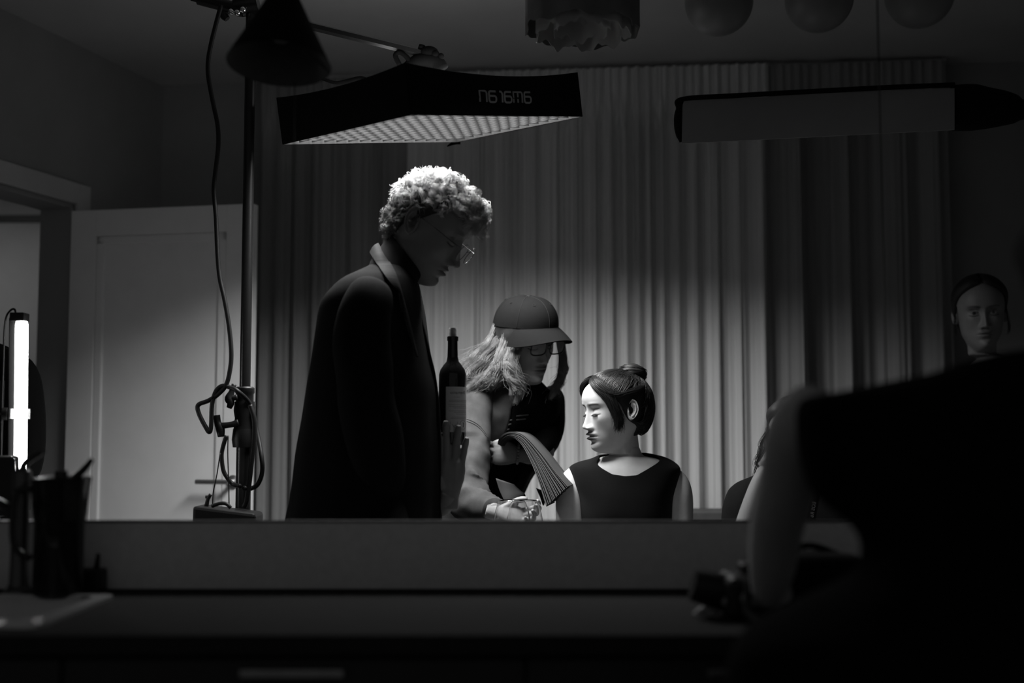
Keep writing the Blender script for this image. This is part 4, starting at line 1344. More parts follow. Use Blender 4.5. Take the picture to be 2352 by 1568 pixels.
# ------------------------------------------------------------------ man in the black coat holding the bottle
DM = 3.14
HM = Head(-11, 33, 2, (.0725, -.012, -.002), 951, 507, DM - .078, 1.13, False, jaw=1.06, nose=1.12, neck=1.04, lips=0.85)
HM.lipdark, HM.browdark, HM.crown, HM.back = 0.35, 0.55, 0.93, 0.86
mr_ = empty('person', (P(840, 1180, DM).x, DM, 0.0), 'tall curly haired man in a long black coat and round glasses, looking down', 'person')
nb_ = P(893, 640, DM)
m_rings = [(nb_.x, DM, nb_.z, .062, .060, .062, -10, 2.0), (nb_.x - .02, DM, nb_.z - .05, .12, .08, .09, -10, 2.0), (nb_.x - .03, DM, nb_.z - .12, .19, .11, .12, -8, 2.2), (nb_.x - .03, DM, nb_.z - .35, .17, .12, .12, -8, 2.2), (nb_.x - .03, DM, nb_.z - .60, .15, .11, .11, -8, 2.2)]
hv, hf, ht = HM.build(m_rings)
ms = [(hv, hf, ht)]
for sd in (-1, 1):
    v_, f_ = HM.ear(sd, 1.12)
    ms.append((v_, f_, None))
# far hand, back toward the camera, fingers up around the foot of the bottle
BD = 3.20
bot_c = P(1039, 1000, BD)
wrist = P(1030, 1142, BD - .052)
Mh = frame(wrist, (-1, -.12, .06), (.03, .10, 1.0))
hm = hand_mesh(Mh, side=1, curls=((10, 10, 8), (4, 10, 8), (2, 10, 8), (2, 12, 10)), spread=(5, 3, -5, -9), thumb=((48, 40), (35, 55)), slim=1.18, s=1.02)
# the hand frame above has its back to the camera when x points left
hvv, hff = remesh(hm, .0022, 5)
ms.append((hvv.tolist(), hff, None))
fa = MB()
elb = P(900, 1120, 3.30)
fa.tube([tuple(elb), tuple((elb + wrist) / 2), tuple(wrist + Vector((-.02, .01, -.02))), tuple(wrist + Vector((0, 0, .01)))], [.04, .036, .028, .026], 18, samples=24)
ms.append((fa.v, fa.f, None))
# near hand resting low in front, hidden behind the upstand
nw = Vector((P(905, 1180, 2.80).x, 2.80, .78))
Mh2 = frame(nw, (.3, .9, 0), (.35, .1, -1))
hm2 = hand_mesh(Mh2, side=1, s=1.0, curls=((15, 22, 15),) * 4)
ms.append((hm2.v, hm2.f, None))
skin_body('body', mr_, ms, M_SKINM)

# clothing -------------------------------------------------------------
M_COAT = mat('black_wool', 0.008, 0.9, 0.08, var=0.25, scale=250, bump=0.25)
M_COLLAR = mat('pinstripe_wool', 0.020, 0.8, 0.15, var=0.5, scale=1.0, stretch=(20, 20, 420), bump=0.1)
M_KNIT = mat('black_knit', 0.010, 0.9, 0.1, var=0.3, scale=200, bump=0.4, stretch=(3, 3, 1))
M_TROU = mat('black_trousers', 0.012, 0.85, 0.15)
# outline of the coat in profile: image y, back x, front x, lateral half width, depth of the centre
prof = [(612, 852, 942, .072, 0), (632, 822, 950, .118, 0), (650, 797, 957, .160, 0), (672, 776, 962, .190, .0), (705, 752, 968, .208, .0), (760, 738, 975, .215, .0), (830, 724, 986, .212, 0), (900, 712, 999, .205, 0), (1000, 697, 1006, .205, 0),
        (1100, 682, 1007, .212, 0), (1190, 667, 1004, .222, 0), (1320, 645, 1005, .235, 0), (1500, 618, 1005, .245, 0)]
c_rings = []
for (y, xb, xf, lat, dz) in prof:
    b_, f_ = P(xb, y, DM), P(xf, y, DM)
    c_rings.append(((b_.x + f_.x) / 2, DM, (b_.z + f_.z) / 2, lat, (f_.x - b_.x) / 2, (f_.x - b_.x) / 2, -6, 2.25))
caz = np.linspace(0, 2 * math.pi, 120, endpoint=False)
crow = body_rows(c_rings, caz, 150)
V, F = rows_mesh(crow, cap0=False, cap1=False)
# long soft folds in the skirt of the coat
cv = []
for p in V:
    zz = p[2]
    a = math.atan2(p[1] - DM, p[0] - c_rings[6][0])
    k = max(0.0, min(1.0, (1.45 - zz) / .6))
    r = 1 + .022 * k * math.sin(a * 6 + 1.2 * zz) + .012 * k * math.sin(a * 11 + 2)
    cx = np.interp(zz, [q[2] for q in c_rings[::-1]], [q[0] for q in c_rings[::-1]])
    cv.append((cx + (p[0] - cx) * r, DM + (p[1] - DM) * r, zz))
coat = mk('coat', fold_noise(cv, .006, 7, 1.0), F, M_COAT, mr_, smooth=True)
so = coat.modifiers.new('solid', 'SOLIDIFY'); so.thickness = .006; so.offset = 0
# sleeves
slv = MB()
DN = DM - .185
sp = [P(862, 668, DN + .04), P(846, 690, DN), P(836, 740, DN - .02), P(836, 830, DN - .03), P(845, 940, DN - .02), P(866, 1060, DN + .0), P(885, 1170, DN + .03), Vector((nw.x - .01, nw.y, nw.z + .05))]
slv.tube([tuple(p) for p in sp], [.040, .060, .0665, .070, .068, .064, .058, .052], 28, samples=70)
sv = fold_noise(slv.v, .010, 9, 5.0)
mk('sleeve', sv, slv.f, M_COAT, mr_, smooth=True)
slf = MB()
spf = [P(880, 668, DM + .14), P(868, 720, DM + .20), P(880, 850, DM + .24), P(890, 1000, DM + .30), P(912, 1140, 3.30), P(965, 1140, 3.23), P(1006, 1146, 3.16)]
slf.tube([tuple(p) for p in spf], [.04, .062, .068, .064, .060, .050, .042], 26, samples=60)
mk('sleeve', fold_noise(slf.v, .006, 10, 8.0), slf.f, M_COAT, mr_, smooth=True)
# turtleneck
tk = MB()
tp = [P(912, 588, DM), P(906, 606, DM), P(898, 628, DM), P(888, 655, DM)]
ringsT = []
tkv = []
NT = 48
def ell_ring(c, ax1, r1, ax2, r2):
    return [tuple(c + ax1 * (r1 * math.cos(2 * math.pi * k / NT)) + ax2 * (r2 * math.sin(2 * math.pi * k / NT))) for k in range(NT)]
def seg_ring(pb, pf, lat, d=DM):
    b_, f_ = P(pb[0], pb[1], d), P(pf[0], pf[1], d)
    c = (b_ + f_) / 2
    return ell_ring(c, (f_ - b_).normalized(), (f_ - b_).length / 2, Vector((0, 1, 0)), lat)
tr = [seg_ring((900, 540), (962, 622), .064), seg_ring((894, 536), (969, 628), .070), seg_ring((889, 541), (975, 636), .072), seg_ring((884, 553), (972, 643), .071), seg_ring((876, 566), (962, 648), .072), seg_ring((864, 580), (950, 658), .080), seg_ring((850, 600), (945, 680), .10), seg_ring((840, 640), (950, 720), .12)]
tv = [p for r in tr for p in r]
tf = [(i * NT + j, i * NT + (j + 1) % NT, (i + 1) * NT + (j + 1) % NT, (i + 1) * NT + j) for i in range(len(tr) - 1) for j in range(NT)]
tn_ = mk('turtleneck', tv, tf, M_KNIT, mr_, smooth=True)
ss_ = tn_.modifiers.new('sub', 'SUBSURF'); ss_.levels = 2; ss_.render_levels = 2
# coat collar and lapel on the near side, and the far side
def lapel(side):
    s_ = -1 if side > 0 else 1        # near side is toward the camera (-Y)
    pts_in = [(869, 560, .012), (884, 586, .058), (902, 616, .080), (915, 648, .090), (922, 674, .094), (940, 740, .08), (958, 820, .05)]
    pts_out = [(851, 580, .012), (864, 602, .085), (881, 630, .118), (900, 655, .134), (919, 678, .138), (930, 742, .12), (956, 822, .07)]
    A = [P(x, y, DM + s_ * d) for x, y, d in pts_in]
    B = [P(x, y, DM + s_ * d) for x, y, d in pts_out]
    a = crom([tuple(p) for p in A], 40); b = crom([tuple(p) for p in B], 40)
    G = np.zeros((40, 10, 3))
    for j in range(10):
        t = j / 9
        G[:, j] = a * (1 - t) + b * t
        G[:, j, 1] += s_ * .005 * math.sin(math.pi * t)
        G[:, j, 2] += .004 * math.sin(math.pi * t)
    if side > 0:                     # lay the near lapel on the cloth of the coat
        o = Vector((0, 0, CAMZ))
        for i in range(40):
            for j in range(10):
                q = Vector(G[i, j]); d = (q - o).normalized()
                ok, loc, n, idx = coat.ray_cast(o - WLOC[coat.name], d)
                if ok:
                    h = loc + WLOC[coat.name] - d * (.010 + .004 * math.sin(math.pi * j / 9))
                    if h.y < q.y: G[i, j] = h
    MB().slab(G, .006).build('lapel', M_COLLAR, coat, smooth=True, auto=60)
bpy.context.view_layer.update()
lapel(1); lapel(-1)
# front edge of the coat
fe = MB().tube([tuple(P(950, 690, DM - .02)), tuple(P(965, 740, DM - .03)), tuple(P(982, 810, DM - .03)), tuple(P(997, 880, DM - .02)), tuple(P(1005, 980, DM - .02)), tuple(P(1005, 1190, DM - .02)), tuple(P(1003, 1320, DM - .02))], .008, 10, samples=50)
fe.build('front_edge', M_COAT, coat, smooth=True)
# trousers and shoes
tr_ = MB()
for s_, yy in ((-1, DM - .10), (1, DM + .10)):
    x0 = P(850, 1300, DM).x
    tr_.tube([(x0, yy, .95), (x0 + .01, yy, .55), (x0 - .02, yy, .10), (x0 - .02, yy, .06)], [.095, .075, .06, .062], 18, samples=24)
tr_.build('trousers', M_TROU, mr_, smooth=True)
for yy in (DM - .10, DM + .10):
    x0 = P(850, 1300, DM).x
    MB().tube([(x0 - .09, yy, .045), (x0 - .02, yy, .05), (x0 + .07, yy, .045), (x0 + .16, yy, .03), (x0 + .20, yy, .026)], [.03, .045, .043, .030, .012], 16, samples=20).build('shoe', mat('black_leather', .012, .35, .5), mr_, smooth=True)

# hair: short dark sides, a mop of light curls on top
M_HAIRB = hairmat('blond_hair', 0.42, 0.45, 0.45)
M_HAIRB2 = mat('short_dark_hair', 0.035, 0.75, 0.2, var=0.4, scale=160, bump=0.5)
tlM = [(-.072, 138), (-.05, 128), (-.02, 116), (.0, 98), (.02, 84), (.04, 72), (.06, 60), (.08, 44), (.095, 26), (.105, 8), (.1185, 0)]
v_, f_ = HM.shell(tlM, -.074, lambda T, Z: .005 + .006 * sm(Z, .02, .09), 130, 70)
mh = mk_np('hair', v_, f_, M_HAIRB2, mr_)
rg = np.random.default_rng(5)
def curl_mop(H, n_clump, per, rg, region, length, rad, lift, forward, K=15, E=(.087, .118, .124), jitter=.004):
    S = []
    c = np.array([0, -.005, .01])
    E = np.array(E)
    while len(S) < n_clump * per:
        d = sphere_pts(1, rg)[0]
        if not region(d): continue
        p0 = c + d * E
        nrm = d / E; nrm /= np.linalg.norm(nrm)
        # flow: forward over the brow, down at the sides
        fl = np.array([0.35 * np.sign(d[0]) * abs(d[0]), forward + .35 * d[1], -.55]) + rg.normal(0, .55, 3)
        fl -= nrm * fl.dot(nrm); fl /= np.linalg.norm(fl)
        bi = np.cross(nrm, fl)
        Ln = length * rg.uniform(.65, 1.25)
        rr = rad * rg.uniform(.6, 1.35)
        turns = rg.uniform(.9, 1.9)
        ph = rg.uniform(0, 6.28)
        hand = rg.choice((-1, 1))
        lf = lift * rg.uniform(.5, 1.5)
        for k in range(per):
            u = np.linspace(0, 1, K)
            o = rg.normal(0, jitter, 3)
            a = ph + hand * turns * 6.28 * u + rg.normal(0, .25)
            q = p0 + o * .8 + np.outer(u * Ln, fl) + np.outer(lf * np.sin(u * 2.6), nrm)
            env = np.minimum(1, u * 2.5) * rr * rg.uniform(.75, 1.2)
            q = q + np.outer(env * (np.cos(a) - math.cos(ph)), nrm) * .9 + np.outer(env * np.sin(a), bi)
            # hug the skull
            dd_ = (q - c) / E
            l = np.linalg.norm(dd_, axis=1, keepdims=True)
            q = np.where(l < 1.0, c + dd_ / l * E * 1.01, q)
            S.append(q)
    return np.array(S[:n_clump * per])
reg_top = lambda d: d[2] > .30 and not (d[1] > .45 and d[2] < .62) and not (abs(d[0]) > .55 and d[2] < .52)
S1 = curl_mop(HM, 420, 14, rg, reg_top, .048, .0075, .007, .65, E=(.080, .108, .113))
reg_front = lambda d: d[1] > .30 and .66 < d[2] < .95 and abs(d[0]) < .6
S2 = curl_mop(HM, 100, 13, rg, reg_front, .056, .0100, .014, 1.5, E=(.080, .108, .113))
S = np.concatenate([S1, S2])
V, F = strands(HM.w(S.reshape(-1, 3)).reshape(S.shape), .00075, .00035)
mk_np('curls', V, F, M_HAIRB, mh, label='light blond curls')
# short hair on the back and sides
reg_side = lambda d: d[2] > -.62 and d[2] < .30 and d[1] < -.05 + .45 * max(0, d[2] + .1) and abs(d[0]) > -.1
S3 = curl_mop(HM, 260, 9, rg, lambda d: reg_side(d) and not (abs(d[0]) > .6 and d[2] < -.05 and d[1] > -.35), .030, .004, .004, -.45, K=10, E=(.079, .106, .112), jitter=.003)
V, F = strands(HM.w(S3.reshape(-1, 3)).reshape(S3.shape), .0007, .0003)
mk_np('short_hair', V, F, hairmat('brown_hair', 0.12), mh)

# glasses
M_WIRE = mat('wire_frame', 0.10, 0.25, 0.5, metal=1.0)
M_LENS = mat('lens_glass', 0.5, 0.03, 0.6, alpha=0.10)
def glasses(H, root, yl, zl, xl, rx, rz, wire, material, ex=2.0, hinge_z=.010, tilt=-8, drop=0.0):
    g = MB()
    R_ = Matrix.Rotation(math.radians(tilt), 3, 'X')
    lens = []
    def tr(p):
        q = R_ @ Vector((p[0], p[1], p[2]))
        return q + Vector((0, yl, zl))
    for sg in (-1, 1):
        pts = []
        for k in range(41):
            a = 2 * math.pi * k / 40
            ca, sa = math.cos(a), math.sin(a)
            x = math.copysign(abs(ca) ** (2 / ex), ca) * rx
            z = math.copysign(abs(sa) ** (2 / ex), sa) * rz
            pts.append(tr((sg * (xl + x), -.10 * (xl + x) ** 2 * 6, z)))
        W_ = H.w([tuple(p) for p in pts])
        g.tube([tuple(q) for q in W_], wire, 8)
        lens.append(W_[:-1])
        hp = tr((sg * (xl + rx), -.10 * (xl + rx) ** 2 * 6, rz * .45))
        tip = Vector((sg * .0765, -.020, .012))
        W2 = H.w([tuple(hp), tuple(Vector((sg * .079, hp.y - .014, hp.z))), tuple(Vector((sg * .079, .02, (hp.z + tip.z) / 2 + .004))), tuple(tip), tuple(tip + Vector((0, -.02, -.02)))])
        g.tube([tuple(q) for q in W2], wire * 1.05, 8, samples=30)
    br = H.w([tuple(tr((-xl + rx, 0, rz * .25))), tuple(tr((0, .004, rz * .5))), tuple(tr((xl - rx, 0, rz * .25)))])
    g.tube([tuple(q) for q in br], wire * 1.05, 8, samples=12)
    go = g.build('glasses', material, root, smooth=True)
    for W_ in lens:
        n = len(W_)
        c = W_.mean(0)
        fwd = np.array(H.R @ Vector((0, 1, 0))) * .0009
        V = np.vstack([W_ * .98 + c * .02 + fwd, W_ * .98 + c * .02 - fwd])
        F = [tuple(range(n)), tuple(range(n, 2 * n))[::-1]] + [(i, n + i, n + (i + 1) % n, (i + 1) % n) for i in range(n)]
        mk('lens', V, F, M_LENS, go)
    return go
glasses(HM, mr_, .113, -.006, .0335, .0235, .0215, .0009, M_WIRE, 2.2, tilt=-6)

# ------------------------------------------------------------------ wine bottle
bz0 = P(1039, 1022, BD).z
bt = empty('wine_bottle', (bot_c.x, BD, bz0), 'dark glass wine bottle with a pale back label and a cork, held upright', 'bottle')
M_BOTTLE = mat('bottle_glass', 0.008, 0.06, 0.7, var=0.05)
R_ = 31.5 * BD / FPX
hm_ = P(1039, 772, BD).z - bz0
bp = [(0, .004), (R_ * .6, .004), (R_ * .93, .0), (R_, .006), (R_, hm_ * .60), (R_ * .99, hm_ * .645), (R_ * .90, hm_ * .69), (R_ * .66, hm_ * .735), (R_ * .46, hm_ * .765), (R_ * .385, hm_ * .81), (R_ * .365, hm_ * .90), (R_ * .36, hm_ * .955), (R_ * .41, hm_ * .957), (R_ * .41, hm_ * .995), (R_ * .34, hm_), (R_ * .30, hm_ * .995), (R_ * .30, hm_ * .96), (0, hm_ * .96)]
MB().lathe(bp, (bot_c.x, BD, bz0), 48).build('glass', M_BOTTLE, bt, smooth=True, auto=35)
MB().lathe([(0, 0), (R_ * .285, 0), (R_ * .29, .030), (R_ * .26, .034), (0, .034)], (bot_c.x, BD, bz0 + hm_ - .012), 24).build('cork', mat('cork', 0.34, 0.9, 0.1, var=0.35, scale=120), bt, smooth=True, auto=40)
# label wrapped on the near right of the bottle
lt, lb = P(1039, 889, BD).z, P(1039, 992, BD).z
la0, la1 = math.radians(-115), math.radians(-8)        # azimuth range
def lab(u, v, h=0.0):
    a = la0 + (la1 - la0) * u
    r = R_ + .0006 + h
    return (bot_c.x + r * math.cos(a), BD + r * math.sin(a), lb + (lt - lb) * v)
G = np.array([[lab(u, v) for u in np.linspace(0, 1, 24)] for v in np.linspace(0, 1, 6)])
lbo = MB().slab(G, .0004).build('label', mat('label_paper', 0.62, 0.7, 0.2, var=0.06, scale=20), bt, smooth=True, auto=60)
LWm, LHm = R_ * (la1 - la0), lt - lb
def lab_xy(x, y, h=0.0):
    return lab(x / LWm, y / LHm, .0004 + h)
ink = mat('label_ink', 0.06, 0.7)
vs, fs = text_mesh('Shemanio', .0115, 'lettering', lambda x, y, h: lab_xy(LWm * .50 + x, LHm * .84 + y), True)
mk('lettering', vs, fs, ink, lbo, label='mirrored dark lettering on the label')
vs, fs = text_mesh('wine of region', .0055, 'lettering', lambda x, y, h: lab_xy(LWm * .34 + x, LHm * .775 + y), True)
vs, fs = [], []
pr = MB()
rg = np.random.default_rng(3)
yy = LHm * .77
k = 0
ln = [(.30, .55), None, (.12, .92), (.12, .94), None, (.10, .9), (.12, .94), (.30, .94), None, (.12, .94), (.30, .94), (.4, .94), None, (.22, .94), (.18, .94)]
for L_ in ln:
    if L_:
        pl = [(LWm * t, yy) for t in np.linspace(L_[0], L_[1], 10)]
        strokes_mesh(pr, [pl], .0006, .00015, lambda a, b, h: lab_xy(a, b, h))
    yy -= LHm * .034
# little drawn box and emblem near the foot
for pl in ([(.18, .06), (.18, .22), (.46, .22), (.46, .06), (.18, .06)], [(.24, .18), (.30, .13), (.40, .14)], [(.30, .13), (.36, .09)], [(.36, .15), (.42, .11)]):
    strokes_mesh(pr, [[(LWm * a, LHm * b) for a, b in pl]], .0007, .00015, lambda a, b, h: lab_xy(a, b, h))
cir = [(.72 + .17 * math.cos(t), .16 + .10 * math.sin(t)) for t in np.linspace(0, 2 * math.pi, 24)]
strokes_mesh(pr, [[(LWm * a, LHm * b) for a, b in cir]], .0007, .00015, lambda a, b, h: lab_xy(a, b, h))
strokes_mesh(pr, [[(LWm * .72, LHm * .21), (LWm * .75, LHm * .17), (LWm * .72, LHm * .11)]], .0024, .00015, lambda a, b, h: lab_xy(a, b, h))
pr.build('print', ink, lbo)
# ------------------------------------------------------------------ woman in the cap leaning over the table
KC = 1.06
def PC(px, py, d): return P(px, py, d * KC)
HC = Head(309, 17, 6, (0, .110, -.038), 1257, 832, 3.52 * KC, 1.06, True, jaw=0.98, nose=0.9, neck=0.92, lips=0.9)
HC.lipdark, HC.browdark = 0.35, 0.4
cr = empty('person', (PC(1060, 1200, 3.78).x, 3.78 * KC, 0.0), 'woman in a baseball cap and dark framed glasses leaning over the table with a script', 'person')
def RG(px, py, d, lat, f, b, phi=312, n=2.2):
    q = PC(px, py, d)
    return (q.x, q.y, q.z, lat, f, b, phi, n)
k_rings = [RG(1196, 884, 3.655, .055, .050, .055), RG(1190, 900, 3.67, .10, .07, .08), RG(1182, 925, 3.68, .15, .09, .10), RG(1165, 985, 3.70, .16, .10, .11), RG(1120, 1090, 3.74, .15, .10, .11), RG(1050, 1210, 3.78, .15, .11, .12), RG(1010, 1320, 3.80, .16, .12, .13)]
hv, hf, ht = HC.build(k_rings)
cs = [(hv, hf, ht)]
# her left hand, a loose fist on the curled script, back toward the camera
wR = PC(1196, 1044, 3.545)
MhR = frame(wR, (.15, -.1, 1), (-1, -.12, .05))
hR = hand_mesh(MhR, side=1, s=.88, curls=((58, 70, 40), (62, 72, 40), (66, 72, 40), (66, 70, 40)), spread=(3, 0, -2, -5), thumb=((20, -15), (-15, 10)))
a_, b_ = remesh(hR, .0022, 5); cs.append((a_.tolist(), b_, None))
# her right hand by the glasses
wL = PC(1136, 1176, 3.235)
MhL = frame(wL, (.1, .6, .8), (1, .10, -.22))
hL = hand_mesh(MhL, side=1, s=.88, curls=((35, 45, 30), (40, 50, 30), (45, 50, 30), (45, 50, 30)), thumb=((35, 25), (10, 30)))
a_, b_ = remesh(hL, .0024, 4); cs.append((a_.tolist(), b_, None))
fa = MB()
fa.tube([tuple(PC(1250, 1035, 3.66)), tuple(PC(1220, 1044, 3.58)), tuple(wR + Vector((.005, 0, 0)))], [.036, .030, .024], 16, samples=16)
fa.tube([tuple(PC(1070, 1140, 3.38)), tuple(PC(1110, 1165, 3.29)), tuple(wL)], [.036, .030, .024], 16, samples=16)
# legs
for s_ in (-1, 1):
    x0 = PC(1010, 1320, 3.80).x + s_ * .085
    fa.tube([(x0, 4.028, .86), (x0, 4.028, .46), (x0, 4.049, .08)], [.085, .06, .04], 16, samples=20)
cs.append((fa.v, fa.f, None))
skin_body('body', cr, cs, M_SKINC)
M_SWEAT = mat('grey_sweatshirt', 0.055, 0.9, 0.1, var=0.25, scale=30, bump=0.15, bscale=400)
M_SHIRT = mat('black_shirt', 0.005, 0.9, 0.06, var=0.25, scale=100)
j_rings = [RG(1198, 880, 3.655, .068, .060, .066), RG(1193, 890, 3.665, .095, .072, .080), RG(1186, 905, 3.675, .140, .090, .100), RG(1180, 928, 3.685, .178, .108, .118), RG(1168, 970, 3.70, .190, .118, .128), RG(1146, 1035, 3.72, .182, .118, .128), RG(1110, 1110, 3.75, .176, .12, .13), RG(1062, 1195, 3.78, .172, .125, .135), RG(1020, 1300, 3.80, .18, .13, .14), RG(1005, 1380, 3.80, .185, .135, .145)]
jaz = np.linspace(0, 2 * math.pi, 140, endpoint=False)
jr = body_rows(j_rings, jaz, 130)
V, F = rows_mesh(jr, False, False)
Vn = fold_noise(fold_noise(V, .010, 8, 2.0), .005, 19, 9.0)
# the front panel is the black shirt, the sides and back the grey sweatshirt
sweat = None
fr_mask = []
for f in F:
    c = np.mean([V[i] for i in f], 0)
    t = np.interp(c[2], [q[2] for q in j_rings[::-1]], np.arange(len(j_rings))[::-1])
    i0 = int(min(len(j_rings) - 2, max(0, math.floor(t))))
    cc_ = np.array(j_rings[i0][:2]) * (1 - (t - i0)) + np.array(j_rings[i0 + 1][:2]) * (t - i0)
    a = math.degrees((math.atan2(c[1] - cc_[1], c[0] - cc_[0]) - math.radians(312) + math.pi) % (2 * math.pi) - math.pi)
    fr_mask.append(-42 < a < 150)
sweat = mk('sweatshirt', Vn, [f for f, m in zip(F, fr_mask) if not m], M_SWEAT, cr, smooth=True)
so = sweat.modifiers.new('solid', 'SOLIDIFY'); so.thickness = .005; so.offset = 0
sht = mk('shirt_front', Vn, [f for f, m in zip(F, fr_mask) if m], M_SHIRT, cr, smooth=True)
so = sht.modifiers.new('solid', 'SOLIDIFY'); so.thickness = .003; so.offset = -1
# faded stripes printed on the shirt front
st = MB()
for (x0, x1, y0, y1) in ((1148, 1174, 967, 971), (1148, 1172, 976, 979), (1188, 1212, 955, 958), (1188, 1206, 965, 968)):
    G = []
    for t in np.linspace(0, 1, 8):
        a = PC(x0 + (x1 - x0) * t, y0 - 6 * t, 3.5)
        G.append(a)
def on_front(px, py):
    """first hit of a sight line with the shirt front"""
    o = Vector((0, 0, CAMZ)); d = (P(px, py, 3.5) - o).normalized()
    dg = bpy.context.evaluated_depsgraph_get()
    inv = Matrix.Translation(-WLOC[sht.name])
    ok, loc, n, idx = sht.ray_cast(inv @ o, d, depsgraph=dg) if False else sht.ray_cast(inv @ o, d)
    return (loc + WLOC[sht.name] - d * .003) if ok else None
bpy.context.view_layer.update()
for (x0, x1, y, sl) in ((1147, 1176, 970, -.22), (1147, 1174, 979, -.22), (1186, 1214, 955, -.10), (1186, 1208, 964, -.10), (1150, 1170, 989, -.2)):
    L_ = []
    for t in np.linspace(0, 1, 9):
        a, b = on_front(x0 + (x1 - x0) * t, y + sl * (x1 - x0) * t - 1.3), on_front(x0 + (x1 - x0) * t, y + sl * (x1 - x0) * t + 1.3)
        if a and b: L_.append((tuple(a), tuple(b)))
    if len(L_) > 2:
        st.slab(np.array(L_), .0006)
if st.v:
    st.build('print', mat('faded_print', 0.10, 0.8), sht, label='faded striped print')
# sleeves
sl = MB()
sp = [PC(1110, 905, 3.60), PC(1092, 920, 3.565), PC(1083, 965, 3.535), PC(1078, 1030, 3.49), PC(1072, 1090, 3.44), PC(1066, 1135, 3.39), PC(1085, 1162, 3.325), PC(1112, 1170, 3.275), PC(1136, 1174, 3.245)]
sl.tube([tuple(p) for p in sp], [.045, .060, .066, .068, .070, .068, .056, .047, .040], 36, samples=110)
vv = []
for i, p in enumerate(sl.v):
    k = (i // 36) / 109
    w_ = 1 if .35 < k < 1 else .3
    n1 = mnoise.noise(Vector((p[0] * 6 + p[2] * 5, p[1] * 4, p[2] * 9 - p[0] * 7)))
    n2 = mnoise.noise(Vector((p[0] * 20 + p[2] * 26 + 5, p[1] * 14, p[2] * 30)))
    c = np.array(crom([tuple(q) for q in sp], 110)[min(109, i // 36)])
    d = np.array(p) - c
    ph_ = 6.28 * (k * 3.4 + .55 * math.sin((i % 36) / 36 * 6.28 + 1.0))
    fold = (1 - abs(math.sin(ph_ * .5))) ** 2 * max(0.0, min(1.0, (k - .40) * 5)) * .26
    vv.append(tuple(c + d * (1 + fold - .06 + (.18 * (1 - 2 * abs(n1)) - .12 + .05 * n2) * w_)))
slo = mk('sleeve', vv, sl.f, M_SWEAT, cr, smooth=True)
sm1 = slo.modifiers.new('smooth', 'SMOOTH'); sm1.iterations = 2
# shoulder seam
sr = MB()
sp2 = [PC(1250, 905, 3.79), PC(1262, 925, 3.80), PC(1262, 975, 3.76), PC(1246, 1018, 3.68), PC(1226, 1038, 3.62), PC(1206, 1044, 3.57)]
sr.tube([tuple(p) for p in sp2], [.045, .052, .050, .048, .042, .034], 28, samples=60)
mk('sleeve', fold_noise(sr.v, .008, 12, 4.0), sr.f, M_SHIRT, cr, smooth=True)
def on_obj(ob, px, py, lift=.002):
    o = Vector((0, 0, CAMZ)); d = (P(px, py, 3.5) - o).normalized()
    ok, loc, n, idx = ob.ray_cast(o - WLOC[ob.name], d)
    return tuple(loc + WLOC[ob.name] - d * lift) if ok else None
bpy.context.view_layer.update()
for off in (0, 5):
    sp_ = [on_obj(slo, x, y + off, .0005) for x, y in ((1072, 962), (1084, 966), (1096, 973), (1106, 982), (1115, 994), (1121, 1006))]
    sp_ = [q for q in sp_ if q]
    if len(sp_) > 2:
        MB().tube(sp_, .0016, 8, samples=24).build('seam', M_SWEAT, slo, smooth=True)
# trousers, shoes
tp_ = MB()
for s_ in (-1, 1):
    x0 = PC(1010, 1320, 3.80).x + s_ * .09
    tp_.tube([(x0, 4.028, .93), (x0, 4.028, .50), (x0, 4.049, .07)], [.105, .078, .062], 18, samples=20)
tp_.build('trousers', M_SHIRT, cr, smooth=True)
for s_ in (-1, 1):
    x0 = PC(1010, 1320, 3.80).x + s_ * .09
    MB().tube([(x0, 4.113, .04), (x0, 4.049, .05), (x0, 3.943, .04), (x0, 3.837, .022)], [.03, .045, .04, .018], 14, samples=16).build('shoe', mat('grey_shoe', .2, .6), cr, smooth=True)
# bracelet of beads
bd = MB()
bc_ = PC(1190, 1041, 3.545)
for k in range(20):
    a = 2 * math.pi * k / 20
    bd.sphere((bc_.x + .003 * math.sin(a), bc_.y + .027 * math.cos(a), bc_.z + .030 * math.sin(a)), .0042, 8, 6)
bd.build('bracelet', mat('beads', .30, .3, .5, var=.3), cr, smooth=True, label='bracelet of pale beads')

# cap: six crown panels, brim, button, eyelets
M_CAP = mat('cap_cotton', 0.007, 0.9, 0.06, var=0.12, scale=120, bump=0.15, bscale=600)
M_CAPD = mat('cap_seam', 0.002, 0.8)
def capL(a, e, off=0.0):
    """cap surface in head space: azimuth a from the front, e from 0 (edge) to 1 (top)"""
    A, B, Cc = .0865, .1095, .092
    ez = .044 + .016 * math.cos(a)
    c0 = Vector((0, -.008, .040))
    th_ = e * math.pi / 2
    r = math.cos(th_) ** .72
    z = c0.z + (ez - c0.z) * (1 - e) + (Cc + off) * math.sin(th_) ** 1.0
    k = 1 + off / .09
    return (A * k * r * math.sin(a), c0.y + B * k * r * math.cos(a), z)
NE = 18
cm = []
def panel_mesh(a0, a1, n=13, off=0.0):
    return np.array([[capL(a0 + (a1 - a0) * j / (n - 1), (i / (NE - 1)) * .999, off) for j in range(n)] for i in range(NE)])
cap = None
for k in range(6):
    a0, a1 = math.radians(60 * k), math.radians(60 * k + 60)
    G = panel_mesh(a0, a1)
    W_ = HC.w(G.reshape(-1, 3)).reshape(G.shape)
    if cap is None:
        cap = MB().slab(W_, .002).build('cap', M_CAP, cr, smooth=True, auto=60, label='washed dark cotton baseball cap')
    else:
        MB().slab(W_, .002).build('crown_panel', M_CAP, cap, smooth=True, auto=60)
